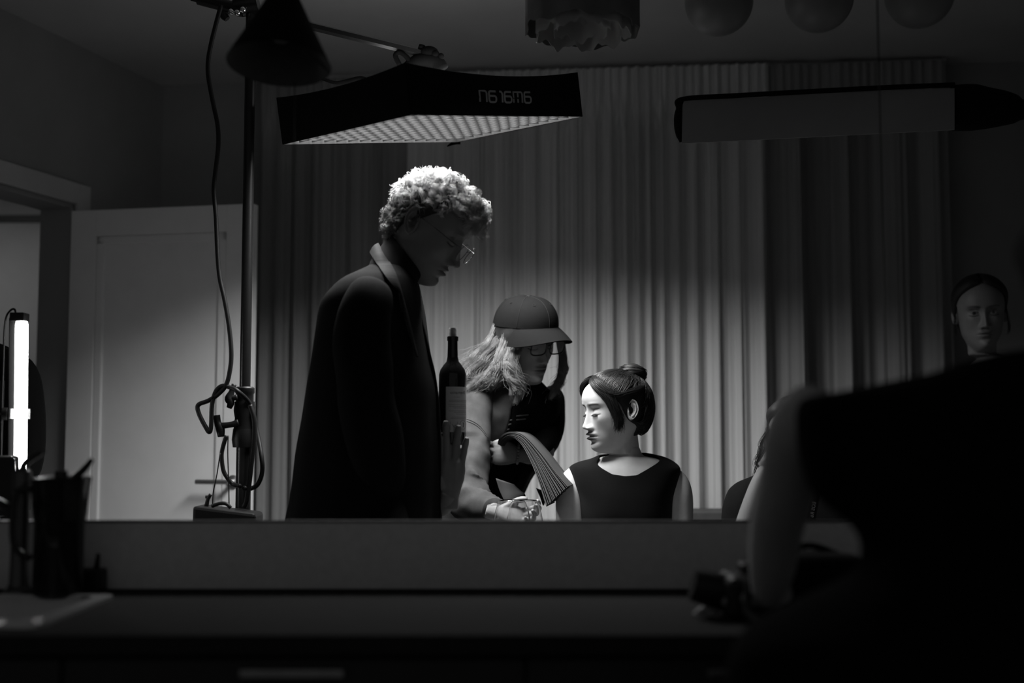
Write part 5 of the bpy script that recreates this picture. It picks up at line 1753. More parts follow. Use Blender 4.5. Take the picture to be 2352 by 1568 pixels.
for k in range(6):
    a0 = math.radians(60 * k)
    pts = HC.w([capL(a0, e, .0012) for e in np.linspace(0, .98, 24)])
    MB().tube([tuple(p) for p in pts], .0009, 6).build('seam', M_CAPD, cap, smooth=True)
    ey = np.array(capL(a0 + math.radians(30), .58, .0015))
    e1, e2 = np.array(capL(a0 + math.radians(33), .58, .0015)) - ey, np.array(capL(a0 + math.radians(30), .62, .0015)) - ey
    e1 /= np.linalg.norm(e1); e2 /= np.linalg.norm(e2)
    ring = [ey + .0034 * (math.cos(t) * e1 + math.sin(t) * e2) for t in np.linspace(0, 2 * math.pi, 15)]
    MB().tube([tuple(p) for p in HC.w(ring)], .0009, 6).build('eyelet', M_CAPD, cap, smooth=True)
bt_ = HC.w([capL(0, .999, .0)])[0]
Rn = HC.R.to_4x4()
MB().lathe([(0, -.002), (.0075, -.002), (.008, .001), (.005, .0035), (0, .004)], n=16, M=Matrix.Translation(bt_.tolist()) @ Rn).build('button', M_CAPD, cap, smooth=True)
NB = 34
G = np.zeros((12, NB, 3))
for i in range(12):
    for j in range(NB):
        a = math.radians(-64 + 128 * j / (NB - 1))
        b0_ = np.array(capL(a, 0.0, .0005))
        r = i / 11
        ext = .066 * max(0, math.cos(a * 90 / 64)) ** .55
        p = b0_ + np.array([.10 * math.sin(a) * r * .25, ext * r, -.010 * r])
        p[2] -= .016 * (p[0] / .08) ** 2 * (0.3 + r) + .010 * r * r
        G[i, j] = p
W_ = HC.w(G.reshape(-1, 3)).reshape(G.shape)
MB().slab(W_, .004).build('brim', M_CAP, cap, smooth=True, auto=60)

# long wavy hair
M_HAIRC = hairmat('light_brown_hair', 0.16, 0.40, 0.5)
M_HAIRC0 = mat('light_brown_hair_base', 0.03, 0.8, 0.1, var=0.3)
tlC = [(-.09, 112), (-.06, 98), (-.03, 84), (0, 68), (.03, 56), (.06, 48), (.09, 28), (.1185, 0)]
v_, f_ = HC.shell(tlC, -.10, lambda T, Z: .008 + 0 * Z, 90, 40)
ch_ = mk_np('hair', v_, f_, M_HAIRC0, cr)
def wavy(guide, n, spread0, spread1, amp, freq, K, seed, curl=1.0):
    rg = np.random.default_rng(seed)
    g = crom(guide, K)
    S = np.zeros((n, K, 3))
    u = np.linspace(0, 1, K)
    nc = max(4, n // 24)
    cl = rg.normal(0, 1, (nc, 3)); cph = rg.uniform(0, 6.28, nc); cam_ = rg.uniform(.5, 1.5, nc); cf = rg.uniform(.8, 1.25, nc); cl2 = rg.normal(0, 1, (nc, 3)); ce = rg.uniform(.8, 1.05, nc)
    for i in range(n):
        k = rg.integers(nc)
        sp_ = np.outer(1 - u, spread0) + np.outer(u, spread1)
        uu = np.minimum(u * ce[k], 1)
        gg = np.stack([np.interp(uu, u, g[:, c]) for c in range(3)], 1)
        q = gg + sp_ * (cl[k] * (1 - u)[:, None] + cl2[k] * u[:, None]) * .8 + sp_ * rg.normal(0, .28, 3)
        w_ = amp * cam_[k] * np.minimum(1, u * 2.2)
        a = cph[k] + freq * cf[k] * 6.28 * u + rg.normal(0, .25)
        q[:, 0] += w_ * np.cos(a) * curl
        q[:, 1] += w_ * np.sin(a) * .8
        q[:, 2] += w_ * .6 * np.sin(a + 1)
        if rg.random() < .05:      # flyaways
            q += np.outer(u ** 1.5, rg.normal(0, .014, 3)) + np.outer(u, [0, 0, .006])
        S[i] = q
    return S
def PP(*a): return tuple(PC(*a))
gs = []
# her right side, falling back over the shoulder (brightest)
gs.append(wavy([PP(1164, 744, 3.61), PP(1146, 780, 3.59), PP(1118, 808, 3.58), PP(1092, 836, 3.575), PP(1074, 860, 3.575), PP(1066, 884, 3.58)], 1800, np.array([.016, .018, .008]), np.array([.024, .025, .024]), .0055, 3.4, 18, 1))
gs.append(wavy([PP(1174, 746, 3.58), PP(1165, 795, 3.55), PP(1150, 832, 3.535), PP(1130, 862, 3.53), PP(1106, 882, 3.53), PP(1088, 890, 3.535)], 1700, np.array([.014, .014, .008]), np.array([.020, .018, .012]), .0075, 2.4, 18, 2))
gs.append(wavy([PP(1192, 746, 3.545), PP(1187, 795, 3.525), PP(1172, 828, 3.51), PP(1176, 860, 3.505), PP(1188, 885, 3.51), PP(1182, 912, 3.52)], 1200, np.array([.009, .010, .006]), np.array([.012, .012, .012]), .0085, 2.0, 18, 3))
gs.append(wavy([PP(1160, 760, 3.62), PP(1120, 798, 3.62), PP(1085, 835, 3.62), PP(1058, 868, 3.62), PP(1030, 905, 3.63), PP(1010, 940, 3.64)], 600, np.array([.012, .012, .008]), np.array([.020, .02, .02]), .007, 3.2, 18, 5))
# her left side, in shadow
gs.append(wavy([PP(1284, 775, 3.60), PP(1292, 825, 3.60), PP(1290, 860, 3.60), PP(1278, 885, 3.605), PP(1272, 905, 3.61)], 1000, np.array([.006, .014, .008]), np.array([.010, .014, .012]), .006, 2.0, 20, 4))
S_all = []
for s in gs:
    V, F = strands(s, .00048, .00028)
    S_all.append((V, F))
V = np.concatenate([a for a, _ in S_all]); o_ = 0; FF = []
for a, b in S_all:
    FF.append(b + o_); o_ += len(a)
mk_np('long_hair', V, np.concatenate(FF), M_HAIRC, ch_)
glasses(HC, cr, .108, .004, .0345, .0275, .0205, .0022, mat('dark_frame', .015, .25, .5), 3.2, tilt=-8)

# ------------------------------------------------------------------ the script: a curled stack of pages
scp = empty('script', tuple(PC(1200, 1060, 3.55)), 'curled stack of script pages in the hand of the woman in the cap', 'papers')
M_PAGE = mat('page_paper', 0.06, 0.8, 0.1, var=0.05, scale=15)
oc_ = [(1143, 1020), (1149, 1003), (1170, 992), (1202, 999), (1242, 1040), (1276, 1084), (1304, 1117)]
ic_ = [(1151, 1024), (1158, 1011), (1175, 1004), (1197, 1019), (1220, 1062), (1238, 1110), (1254, 1163)]
NPG = 18
for k in range(NPG):
    t = k / (NPG - 1)
    sway = .6 * math.sin(k * 2.3)
    cu = [((1 - t) * a[0] + t * b[0] + sway * i * .3, (1 - t) * a[1] + t * b[1]) for i, (a, b) in enumerate(zip(oc_, ic_))]
    G = np.zeros((26, 5, 3))
    for j in range(5):
        d = 3.47 * KC + .205 * j / 4 + .004 * math.sin(k * 1.7)
        pts = crom([tuple(PC(x, y, 3.47)) for x, y in cu], 26)
        pts = pts.copy()
        dn_ = d - .22 * np.linspace(0, 1, 26) ** 1.3            # the free end swings toward the table
        for i_ in range(26):
            x_, y_ = crom([tuple(q) for q in cu], 26)[i_]
            q_ = P(x_, y_, 3.47 * KC - .22 * (i_ / 25) ** 1.3)
            pts[i_] = (q_.x + .03 * (j / 4), dn_[i_], q_.z)
        G[:, j] = pts
    MB().slab(G, .0016).build('page', M_PAGE, scp, smooth=True, auto=60)
# loose sheets below the hand
ed = [((1139, 1098), (1180, 1112)), ((1146, 1122), (1195, 1126)), ((1156, 1145), (1206, 1135)), ((1166, 1165), (1207, 1150))]
lp_ = empty('loose_page', tuple(PC(1170, 1130, 3.42)), 'single bent page under the script, just above the wine glasses', 'papers')
G = np.array([[tuple(PC(a[0] * (1 - t) + b[0] * t, a[1] * (1 - t) + b[1] * t, 3.40 + .10 * t)) for t in np.linspace(0, 1, 8)] for a, b in ed])
Gd = np.stack([crom(G[:, j], 14) for j in range(8)], 1)
MB().slab(Gd, .0008).build('sheet', M_PAGE, lp_, smooth=True)
ed = [((1231, 1120), (1262, 1124)), ((1240, 1140), (1256, 1140)), ((1246, 1158), (1250, 1158))]
G = np.array([[tuple(PC(a[0] * (1 - t) + b[0] * t, a[1] * (1 - t) + b[1] * t + 3 * math.sin(3.14 * t), 3.53 + .02 * t)) for t in np.linspace(0, 1, 6)] for a, b in ed])
MB().slab(G, .0008).build('sheet_corner', M_PAGE, lp_, smooth=True)
# ------------------------------------------------------------------ seated woman in the black sleeveless dress
HW = Head(203, 7, 0, (-.0725, -.012, -.002), 1447, 941, 3.545, 1.0, True, jaw=0.94, nose=0.98, neck=0.90, lips=1.5)
HW.lipdark, HW.browdark, HW.crown = 0.98, 0.75, 0.86
HW.earout = .0015
wb = P(1455, 1050, 3.63)
wr = empty('person', (0.335, 3.66, 0.0), 'seated woman in a black sleeveless dress with a high bun, face turned left', 'person')
WX, WY = 0.338, 3.645
def nk(zl, lat, f, b, phi):
    q = HW.w([(0, -.0215, zl)])[0]
    return (q[0], q[1], q[2], lat, f, b, phi, 2.0)
n0_ = HW.w([(0, -.0215, -.118)])[0]
w_rings = [nk(-.088, .024, .030, .032, 203), nk(-.102, .031, .035, .038, 210), nk(-.114, .039, .041, .043, 222), (n0_[0] + .002, n0_[1] + .006, 1.1425, .051, .046, .050, 236, 2.0), (n0_[0] + .001, n0_[1] + .010, 1.136, .076, .057, .062, 250, 2.0), (WX + .008, 3.632, 1.127, .104, .064, .070, 260, 2.0), (WX + .003, 3.64, 1.113, .138, .076, .078, 264, 2.1),
           (WX, WY, 1.095, .156, .086, .086, 265, 2.2), (WX, WY, 1.06, .150, .094, .092, 266, 2.3), (WX, WY, 1.01, .134, .104, .09, 266, 2.3), (WX, WY, .95, .128, .108, .088, 266, 2.3), (WX, WY, .88, .125, .098, .085, 266, 2.2), (WX, WY, .76, .120, .09, .085, 266, 2.2), (WX, WY, .62, .165, .11, .12, 266, 2.2), (WX, WY, .50, .17, .12, .13, 266, 2.3)]
hv, hf, ht = HW.build(None)
tv_, tf_ = rows_mesh(body_rows(w_rings, np.linspace(0, 2 * math.pi, 160, endpoint=False), 220), True, True)
ws = [(hv, hf, ht), (tv_, tf_, None)]
for sd in (-1, 1):
    v_, f_ = HW.ear(sd, 1.02)
    ws.append((v_, f_, None))
ar = MB()
aR = [P(1549, 1104, 3.64), P(1558, 1134, 3.635), P(1560, 1190, 3.63), P(1557, 1260, 3.61), P(1545, 1330, 3.58)]
aL = [P(1322, 1098, 3.65), P(1311, 1126, 3.645), P(1308, 1180, 3.63), P(1312, 1260, 3.61), P(1322, 1330, 3.58)]
for side, A in ((1, aR), (-1, aL)):
    el = A[-1]
    wrist = Vector((WX + side * .12, 3.40, TZ + .045))
    pts = [tuple(A[0] + Vector((-side * .03, 0, .006)))] + [tuple(p) for p in A] + [tuple((el + wrist) / 2 + Vector((0, 0, -.01))), tuple(wrist)]
    ar.tube(pts, [.028, .036, .0415, .0405, .0375, .034, .032, .022], 24, samples=60)
    Mh = frame(wrist, (-side, -.2, 0), (-side * .3, -1, -.15))
    hm = hand_mesh(Mh, side=1, s=.9, curls=((12, 18, 10),) * 4)
    if side < 0:
        Mh = frame(wrist, (1, -.2, 0), (.3, -1, -.15))
        hm = hand_mesh(Mh, side=1, s=.9, curls=((12, 18, 10),) * 4)
    ar.add(hm.v, hm.f)
ws.append((ar.v, ar.f, None))
lgm = MB()
for side in (-1, 1):
    hx = WX + side * .085
    lgm.tube([(hx, 3.68, .53), (hx, 3.5, .53), (hx + side * .01, 3.25, .515), (hx + side * .01, 3.19, .46), (hx, 3.20, .28), (hx, 3.21, .10), (hx, 3.16, .045), (hx, 3.08, .025)], [.085, .082, .062, .058, .052, .034, .032, .02], 18, samples=60)
ws.append((lgm.v, lgm.f, None))
skin_body('body', wr, ws)

# dress: the torso surface pushed out, cut at the neckline and armholes
daz = np.linspace(0, 2 * math.pi, 144, endpoint=False)
Drows = np.array(body_rows(w_rings, daz, 220))          # (220,144,3)
def dress_neck(a):
    # param row where the dress starts, by angle from the body's front
    d = math.degrees((a - math.radians(264) + math.pi) % (2 * math.pi) - math.pi)
    zt = float(np.interp(abs(d), [0, 20, 45, 70, 90, 130, 180], [1.080, 1.084, 1.108, 1.132, 1.139, 1.139, 1.139]))
    return float(np.interp(-zt, -Drows[:, 0, 2], np.arange(len(Drows))))
rows = []
NR = 90
G = np.zeros((NR, 144, 3))
for j, a in enumerate(daz):
    s0 = dress_neck(a)
    ss = np.linspace(s0, 219, NR)
    for k in range(3):
        G[:, j, k] = np.interp(ss, np.arange(220), Drows[:, j, k])
# smooth neckline and offset outward
cen = np.array([WX, WY])
for i in range(NR):
    d = G[i, :, :2] - cen
    l = np.linalg.norm(d, axis=1, keepdims=True)
    G[i, :, :2] = cen + d * (1 + .007 / np.maximum(l, .05))
    G[i, :, 2] += .004
dv = G.reshape(-1, 3)
n_ = 144
dfc = [(i * n_ + j, (i + 1) * n_ + j, (i + 1) * n_ + (j + 1) % n_, i * n_ + (j + 1) % n_) for i in range(NR - 1) for j in range(n_)]
dvv = fold_noise(dv.tolist(), .006, 9, 3.0, (1, 1, .5))
M_DRESS = mat('black_dress', 0.004, 0.85, 0.08, var=0.2, scale=200, bump=0.1, sheen=0.05)
dress = mk('dress', dvv, dfc, M_DRESS, wr, smooth=True)
sol = dress.modifiers.new('solid', 'SOLIDIFY'); sol.thickness = 0.003; sol.offset = 1
sk_ = MB()
for side in (-1, 1):
    hx = WX + side * .08
    sk_.tube([(hx, 3.70, .535), (hx, 3.5, .537), (hx, 3.3, .525)], [.10, .097, .078], 20, samples=20)
sk_.build('skirt', M_DRESS, wr, smooth=True)

# hair: sleek shell, strands drawn back to a bun, locks at the temples
M_HAIRD = hairmat('dark_hair', 0.020, 0.42, 0.4)
tlW = [(-.078, 132), (-.06, 124), (-.048, 116), (-.03, 94), (-.01, 84), (.012, 77), (.03, 69), (.045, 60), (.06, 51), (.08, 37), (.095, 20), (.105, 4), (.1185, 0)]
M_HAIRS = mat('dark_hair_base', 0.018, 0.7, 0.15, var=0.3)
v_, f_ = HW.shell(tlW, -.080, lambda T, Z: .008 + .002 * sm(Z, .02, .1), 130, 70)
hair = mk_np('hair', v_, f_, M_HAIRS, wr)
bunL = np.array([.0, -.074, .112])        # bun centre in head space
rg = np.random.default_rng(21)
NS, K = 4200, 14
S = np.zeros((NS, K, 3))
for i in range(NS):
    z0 = rg.uniform(-.075, .112)
    tl = np.radians(float(np.clip(curve1(tlW, np.array([z0]))[0], 0, 178)))
    sg = rg.choice((-1, 1))
    t0 = tl + abs(rg.normal(0, .04)) if rg.random() < .6 else rg.uniform(tl, math.pi)
    p0 = HW.surf(np.array([sg * t0]), np.array([z0]))[0]
    p1 = bunL * .80 + rg.normal(0, .009, 3)
    u = np.linspace(0, 1, K)[:, None]
    q = p0 * (1 - u) + p1 * u
    c = np.array([0, -.005, .01])
    d = q - c
    r = np.linalg.norm(d, axis=1, keepdims=True)
    dn_ = d / r
    # push out onto the skull ellipsoid
    E = np.array([.0885, .1160, .1205])
    rs = 1 / np.linalg.norm(dn_ / E, axis=1, keepdims=True)
    rr = np.maximum(r, rs * (1 + .02 * rg.random()) + .004)
    q2 = c + dn_ * rr
    w_ = np.minimum(1, np.minimum(u * 6, (1 - u) * 9))
    q = q * (1 - w_) + q2 * w_
    q[:, 0] += .0015 * np.sin(u[:, 0] * 7 + rg.uniform(0, 6))
    near = (np.abs(q[:, 0]) > .055) & (q[:, 2] > -.040) & (q[:, 2] < .036) & (q[:, 1] > -.036) & (q[:, 1] < .020)
    if near.any(): q = q * 0 + np.array([0, -.05, .03])
    S[i] = q
S = S[np.abs(S[:, -1] - S[:, 0]).sum(1) > .005]
V, F = strands(HW.w(S.reshape(-1, 3)).reshape(S.shape), .0006, .0004)
mk_np('hair_strands', V, F, M_HAIRD, hair)
# bun: wound coil of strands
NS, K = 420, 40
S = np.zeros((NS, K, 3))
for i in range(NS):
    ph, R0, r0 = rg.uniform(0, 2 * math.pi), .022 + rg.normal(0, .001), .020 * math.sqrt(rg.uniform(.45, 1))
    ps = rg.uniform(0, 2 * math.pi)
    u = np.linspace(0, 1, K)
    a = ph + u * 4.2
    b = ps + u * 1.5
    x = (R0 + r0 * np.cos(b)) * np.cos(a)
    y = (R0 + r0 * np.cos(b)) * np.sin(a) * 1.05
    z = r0 * np.sin(b) * 1.15 + .006 * np.sin(a * 2 + 1)
    q = np.stack([x, y, z], 1) + rg.normal(0, .0012, 3)
    ax_ = Matrix.Rotation(math.radians(38), 3, 'X')
    S[i] = q @ np.array(ax_).T + bunL
V, F = strands(HW.w(S.reshape(-1, 3)).reshape(S.shape), .0011, .0006)
mk_np('bun', V, F, M_HAIRD, hair)
bc = MB().sphere(tuple(HW.w(bunL[None])[0]), (.036, .036, .031), 20, 14)
bc.build('bun_core', M_HAIRS, hair, smooth=True)
# temple locks
def lock(head, guide, n, spread, K=14, r=.0008, seed=1, wave=.003, wf=5.0, ends=1.6):
    rg = np.random.default_rng(seed)
    gd = crom(guide, K)
    S = np.zeros((n, K, 3))
    u = np.linspace(0, 1, K)
    for i in range(n):
        o = rg.normal(0, 1, 3) * spread
        o2 = rg.normal(0, 1, 3) * spread * ends
        ph = rg.uniform(0, 6)
        le = rg.uniform(.72, 1.0)
        gd_ = np.stack([np.interp(u * le, u, gd[:, c]) for c in range(3)], 1)
        w0 = (.35 + .65 * np.minimum(1, u * 3))[:, None]
        q = gd_ + (o * (1 - u)[:, None] + o2 * u[:, None]) * w0
        q[:, 0] += wave * np.sin(u * wf + ph) * u
        q[:, 2] += wave * np.cos(u * wf * 1.1 + ph) * u
        S[i] = q
    return S
locks = []
for sg in (-1, 1):
    g1 = [(sg * .004, .066, .112), (sg * .026, .080, .098), (sg * .048, .074, .074), (sg * .062, .060, .045), (sg * .070, .046, .012), (sg * .0735, .038, -.014), (sg * .073, .034, -.036), (sg * .069, .038, -.056)]
    locks.append(lock(HW, g1, 380, np.array([.002, .004, .003]), seed=3 + sg, ends=1.5))
    g2 = [(sg * .006, .058, .116), (sg * .040, .066, .096), (sg * .066, .050, .065), (sg * .080, .024, .050), (sg * .085, -.01, .052), (sg * .080, -.045, .060), (sg * .05, -.075, .075)]
    locks.append(lock(HW, g2, 800, np.array([.003, .008, .006]), seed=8 + sg, ends=.8))
    g4 = [(sg * .050, .066, .085), (sg * .072, .048, .05), (sg * .077, .038, .018), (sg * .077, .030, -.010), (sg * .075, .027, -.032), (sg * .069, .030, -.054)]
    locks.append(lock(HW, g4, 700, np.array([.002, .006, .005]), seed=28 + sg, ends=1.3))
S = np.concatenate(locks)
V, F = strands(HW.w(S.reshape(-1, 3)).reshape(S.shape), .0006, .0002)
mk_np('face_locks', V, F, M_HAIRD, hair)
# lashes
S = []
for sg in (-1, 1):
    for k in range(34):
        x = .0185 + .026 * k / 33
        z = -.0042 - .0030 * math.sin((x - .0185) / .026 * math.pi)
        tt = math.atan2(sg * x, .085)
        b = HW.surf(np.array([tt]), np.array([z]))[0]
        b = b + np.array([0, .0006, 0])
        u = np.linspace(0, 1, 5)[:, None]
        S.append(b + u * np.array([sg * .0015, .0065, -.0050]) + u ** 2 * np.array([0, .001, .003]))
V, F = strands(HW.w(np.array(S).reshape(-1, 3)).reshape(-1, 5, 3), .0005, .00015)
mk_np('eyelashes', V, F, mat('lash_black', 0.006, 0.6), wr)

# chair under her
chr_ = empty('dining_chair', (WX, 3.66, 0.0), 'plain dark chair under the seated woman, hidden behind the upstand', 'chair')
M_CHAIR = mat('chair_wood', 0.05, 0.4)
MB().box((WX, 3.60, .415), (.42, .44, .03)).build('seat', M_CHAIR, chr_, bevel=.006)
for (x, y, z1) in ((-.19, 3.41, .40), (.19, 3.41, .40), (-.19, 3.85, .86), (.19, 3.85, .86)):
    MB().box((WX + x, y, z1 / 2), (.032, .032, z1)).build('leg', M_CHAIR, chr_, bevel=.003)
MB().box((WX, 3.85, .78), (.35, .02, .16)).build('backrest', M_CHAIR, chr_, bevel=.005)
# ------------------------------------------------------------------ woman standing in the dark at the right
HF = Head(258, 4, 2, (0, .110, -.034), 2266, 744, 3.95, 1.0, True, jaw=1.0, nose=0.85, neck=0.95, lips=0.9, lid=.85, NA=150)
HF.lipdark, HF.browdark = 0.35, 0.55
fr_ = empty('person', (P(2285, 1000, 4.07).x, 4.08, 0.0), 'woman with tied back dark hair watching from the shadow at the right edge', 'person')
fn = P(2283, 825, 4.08)
f_r = [(fn.x, 4.08, fn.z, .055, .05, .055, 262, 2), (fn.x, 4.08, fn.z - .04, .10, .07, .08, 262, 2), (fn.x, 4.08, fn.z - .08, .16, .09, .09, 262, 2.1), (fn.x, 4.08, fn.z - .2, .17, .1, .1, 262, 2.2), (fn.x, 4.08, fn.z - .5, .14, .1, .1, 262, 2.2)]
hv, hf, ht = HF.build(f_r)
fs_ = [(hv, hf, ht)]
for sd in (-1, 1):
    v_, f_ = HF.ear(sd, .95); fs_.append((v_, f_, None))
am = MB()
for s_ in (-1, 1):
    am.tube([(fn.x + s_ * .16, 4.08, fn.z - .12), (fn.x + s_ * .20, 4.08, fn.z - .35), (fn.x + s_ * .20, 4.02, fn.z - .58), (fn.x + s_ * .18, 3.95, fn.z - .72)], [.045, .04, .032, .022], 14, samples=24)
    hm = hand_mesh(frame((fn.x + s_ * .18, 3.95, fn.z - .72), (0, -1, 0), (0, -.15, -1)), s=.9)
    am.add(hm.v, hm.f)
    am.tube([(fn.x + s_ * .085, 4.09, .9), (fn.x + s_ * .085, 4.09, .45), (fn.x + s_ * .085, 4.1, .08)], [.08, .06, .04], 14, samples=16)
fs_.append((am.v, am.f, None))
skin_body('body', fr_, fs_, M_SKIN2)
# eyes open
for sg in (-1, 1):
    e = HF.surf(np.array([math.atan2(sg * .031, .085)]), np.array([.004]))[0]
    eb = MB().sphere(tuple(HF.w([e + np.array([0, -.0022, .0])])[0]), (.0125, .0050, .0055), 16, 12, M=HF.R)
    eo = eb.build('eye', mat('eye_white', .16, .25, .4), fr_, smooth=True)
    MB().sphere(tuple(HF.w([e + np.array([.002, .0016, .0])])[0]), (.0056, .0022, .0054), 12, 8, M=HF.R).build('iris', mat('iris', .02, .15, .6), eo, smooth=True)
az_ = np.linspace(0, 2 * math.pi, 90, endpoint=False)
tr_r = [(fn.x, 4.08, fn.z - .022, .088, .068, .074, 262, 2), (fn.x, 4.08, fn.z - .045, .125, .08, .085, 262, 2), (fn.x, 4.08, fn.z - .085, .18, .10, .10, 262, 2.1), (fn.x, 4.08, fn.z - .2, .195, .115, .11, 262, 2.2), (fn.x, 4.08, fn.z - .5, .165, .115, .11, 262, 2.2), (fn.x, 4.08, fn.z - .62, .18, .12, .12, 262, 2.2)]
V, F = rows_mesh(body_rows(tr_r, az_, 60), False, False)
M_BLKTEE = mat('black_tee', 0.004, 0.9, 0.1, var=0.2)
mk('tee_shirt', fold_noise(V, .006, 9, 2), F, M_BLKTEE, fr_, smooth=True)
for s_ in (-1, 1):
    sv = MB()
    sv.tube([(fn.x + s_ * .13, 4.08, fn.z - .10), (fn.x + s_ * .19, 4.08, fn.z - .17), (fn.x + s_ * .205, 4.08, fn.z - .32)], [.05, .062, .06], 16, samples=20)
    sv.build('sleeve', M_BLKTEE, fr_, smooth=True)
tt_ = MB()
for s_ in (-1, 1):
    tt_.tube([(fn.x + s_ * .085, 4.09, fn.z - .55), (fn.x + s_ * .085, 4.09, .5), (fn.x + s_ * .085, 4.1, .03)], [.11, .08, .065], 16, samples=16)
tt_.build('trousers', M_BLKTEE, fr_, smooth=True)
M_HAIRF = mat('dark_tied_hair', 0.010, 0.6, 0.3, var=0.3)
tlF = [(-.07, 130), (-.04, 118), (-.01, 104), (.02, 86), (.04, 72), (.06, 56), (.075, 42), (.088, 24), (.10, 4), (.1185, 0)]
v_, f_ = HF.shell(tlF, -.072, lambda T, Z: .012 + .008 * sm(Z, .02, .1), 100, 50)
fh = mk_np('hair', v_, f_, M_HAIRF, fr_)
S = lock(HF, [(.078, .02, .03), (.082, .012, -.02), (.080, .014, -.07)], 16, np.array([.002, .004, .002]), seed=4)
S = np.concatenate([S, lock(HF, [(-.078, .02, .03), (-.084, .012, -.02), (-.086, .010, -.055), (-.078, .014, -.07)], 18, np.array([.002, .004, .002]), seed=5)])
V, F = strands(HF.w(S.reshape(-1, 3)).reshape(S.shape), .0007, .0003)
mk_np('loose_strands', V, F, M_HAIRF, fh)

# ------------------------------------------------------------------ seated photographer, mostly hidden
ED = 3.42
HE = Head(215, 12, 0, (0, -.005, .02), 1842, 1000, ED, 0.98, True, NA=80)
er = empty('person', (P(1850, 1200, ED).x, ED + .02, 0.0), 'seated photographer in a black tee shirt behind the leaning person, arm raised', 'person')
en = P(1850, 1096, ED + .02)
e_r = [(en.x, ED + .02, en.z, .058, .05, .056, 235, 2), (en.x, ED + .02, en.z - .03, .10, .07, .08, 235, 2), (en.x, ED + .02, en.z - .06, .16, .09, .1, 235, 2.1), (en.x, ED + .02, en.z - .2, .17, .1, .11, 235, 2.2), (en.x, ED + .02, .45, .16, .12, .13, 235, 2.2)]
hv, hf, ht = HE.build(e_r)
es = [(hv, hf, ht)]
am = MB()
am.tube([tuple(P(1745, 1138, ED - .06)), tuple(P(1712, 1170, ED - .09)), tuple(P(1700, 1250, ED - .12)), tuple(P(1698, 1285, ED - .16)), tuple(P(1716, 1220, ED - .20)), tuple(P(1748, 1120, ED - .215)), tuple(P(1776, 1062, ED - .22))], [.042, .042, .038, .036, .036, .031, .024], 20, samples=50)
hm = hand_mesh(frame(P(1774, 1060, ED - .22), (.3, -.2, -.9), (.7, .2, .7)), s=.95, curls=((40, 45, 25),) * 4)
am.add(hm.v, hm.f)
am.tube([tuple(P(1990, 1150, ED + .1)), tuple(P(2010, 1260, ED + .1)), tuple(P(1950, 1300, ED - .05)), tuple(P(1880, 1280, ED - .15))], [.045, .04, .034, .026], 16, samples=30)
for s_ in (-1, 1):
    x0 = en.x + s_ * .09
    am.tube([(x0, ED + .05, .50), (x0 - .05, ED - .22, .50), (x0 - .06, ED - .30, .46), (x0 - .04, ED - .26, .1), (x0 - .06, ED - .34, .03)], [.085, .075, .06, .042, .03], 14, samples=30)
es.append((am.v, am.f, None))
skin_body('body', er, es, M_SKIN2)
et = [(en.x, ED + .02, en.z - .012, .085, .062, .07, 235, 2), (en.x, ED + .02, en.z - .035, .13, .08, .09, 235, 2), (en.x, ED + .02, en.z - .065, .178, .1, .11, 235, 2.1), (en.x, ED + .02, en.z - .2, .19, .115, .12, 235, 2.2), (en.x, ED + .02, .50, .175, .13, .14, 235, 2.2), (en.x, ED + .02, .42, .18, .14, .15, 235, 2.2)]
V, F = rows_mesh(body_rows(et, az_, 60), False, True)
ets = mk('tee_shirt', fold_noise(V, .006, 9, 6), F, M_BLKTEE, er, smooth=True)
sv = MB()
sv.tube([tuple(P(1800, 1112, ED - .02)), tuple(P(1745, 1135, ED - .06)), tuple(P(1714, 1156, ED - .09)), tuple(P(1706, 1215, ED - .11))], [.045, .054, .058, .055], 20, samples=26)
mk('sleeve', fold_noise(sv.v, .005, 14, 3), sv.f, M_BLKTEE, er, smooth=True)
sv = MB()
sv.tube([tuple(P(1920, 1115, ED + .05)), tuple(P(1985, 1150, ED + .08)), tuple(P(2005, 1210, ED + .1))], [.05, .058, .054], 18, samples=20)
mk('sleeve', fold_noise(sv.v, .005, 14, 3), sv.f, M_BLKTEE, er, smooth=True)
tt_ = MB()
for s_ in (-1, 1):
    x0 = en.x + s_ * .09
    tt_.tube([(x0, ED + .05, .50), (x0 - .05, ED - .22, .505), (x0 - .065, ED - .305, .46), (x0 - .04, ED - .26, .12)], [.10, .085, .07, .06], 14, samples=30)
tt_.build('trousers', M_BLKTEE, er, smooth=True)
M_HAIRE = mat('dark_curly_hair', 0.010, 0.6, 0.3, var=0.3)
v_, f_ = HE.shell(tlF, -.072, lambda T, Z: .014 + .01 * sm(Z, .02, .1), 90, 40)
eh = mk_np('hair', v_, f_, M_HAIRE, er)
PP = lambda *a: tuple(P(*a))
S = wavy([PP(1765, 985, ED - .03), PP(1752, 1020, ED - .05), PP(1742, 1055, ED - .06), PP(1745, 1090, ED - .06)], 60, np.array([.006, .01, .006]), np.array([.008, .01, .01]), .006, 1.6, 20, 9)
V, F = strands(S, .0007, .0004)
mk_np('loose_curls', V, F, M_HAIRE, eh)
# stool under the photographer
sx_ = en.x
stl = empty('stool', (sx_, ED + .06, 0.0), 'low dark stool under the seated photographer, hidden behind the worktop', 'stool')
MB().lathe([(0, 0), (.17, 0), (.175, .01), (.17, .03), (0, .035)], (sx_, ED + .06, .36), 28).build('seat', M_CHAIR, stl, smooth=True, auto=40)
for k in range(4):
    a = math.radians(45 + 90 * k)
    MB().tube([(sx_ + .13 * math.cos(a), ED + .06 + .13 * math.sin(a), .36), (sx_ + .17 * math.cos(a), ED + .06 + .17 * math.sin(a), .0)], .014, 10).build('leg', M_CHAIR, stl, smooth=True, auto=40)
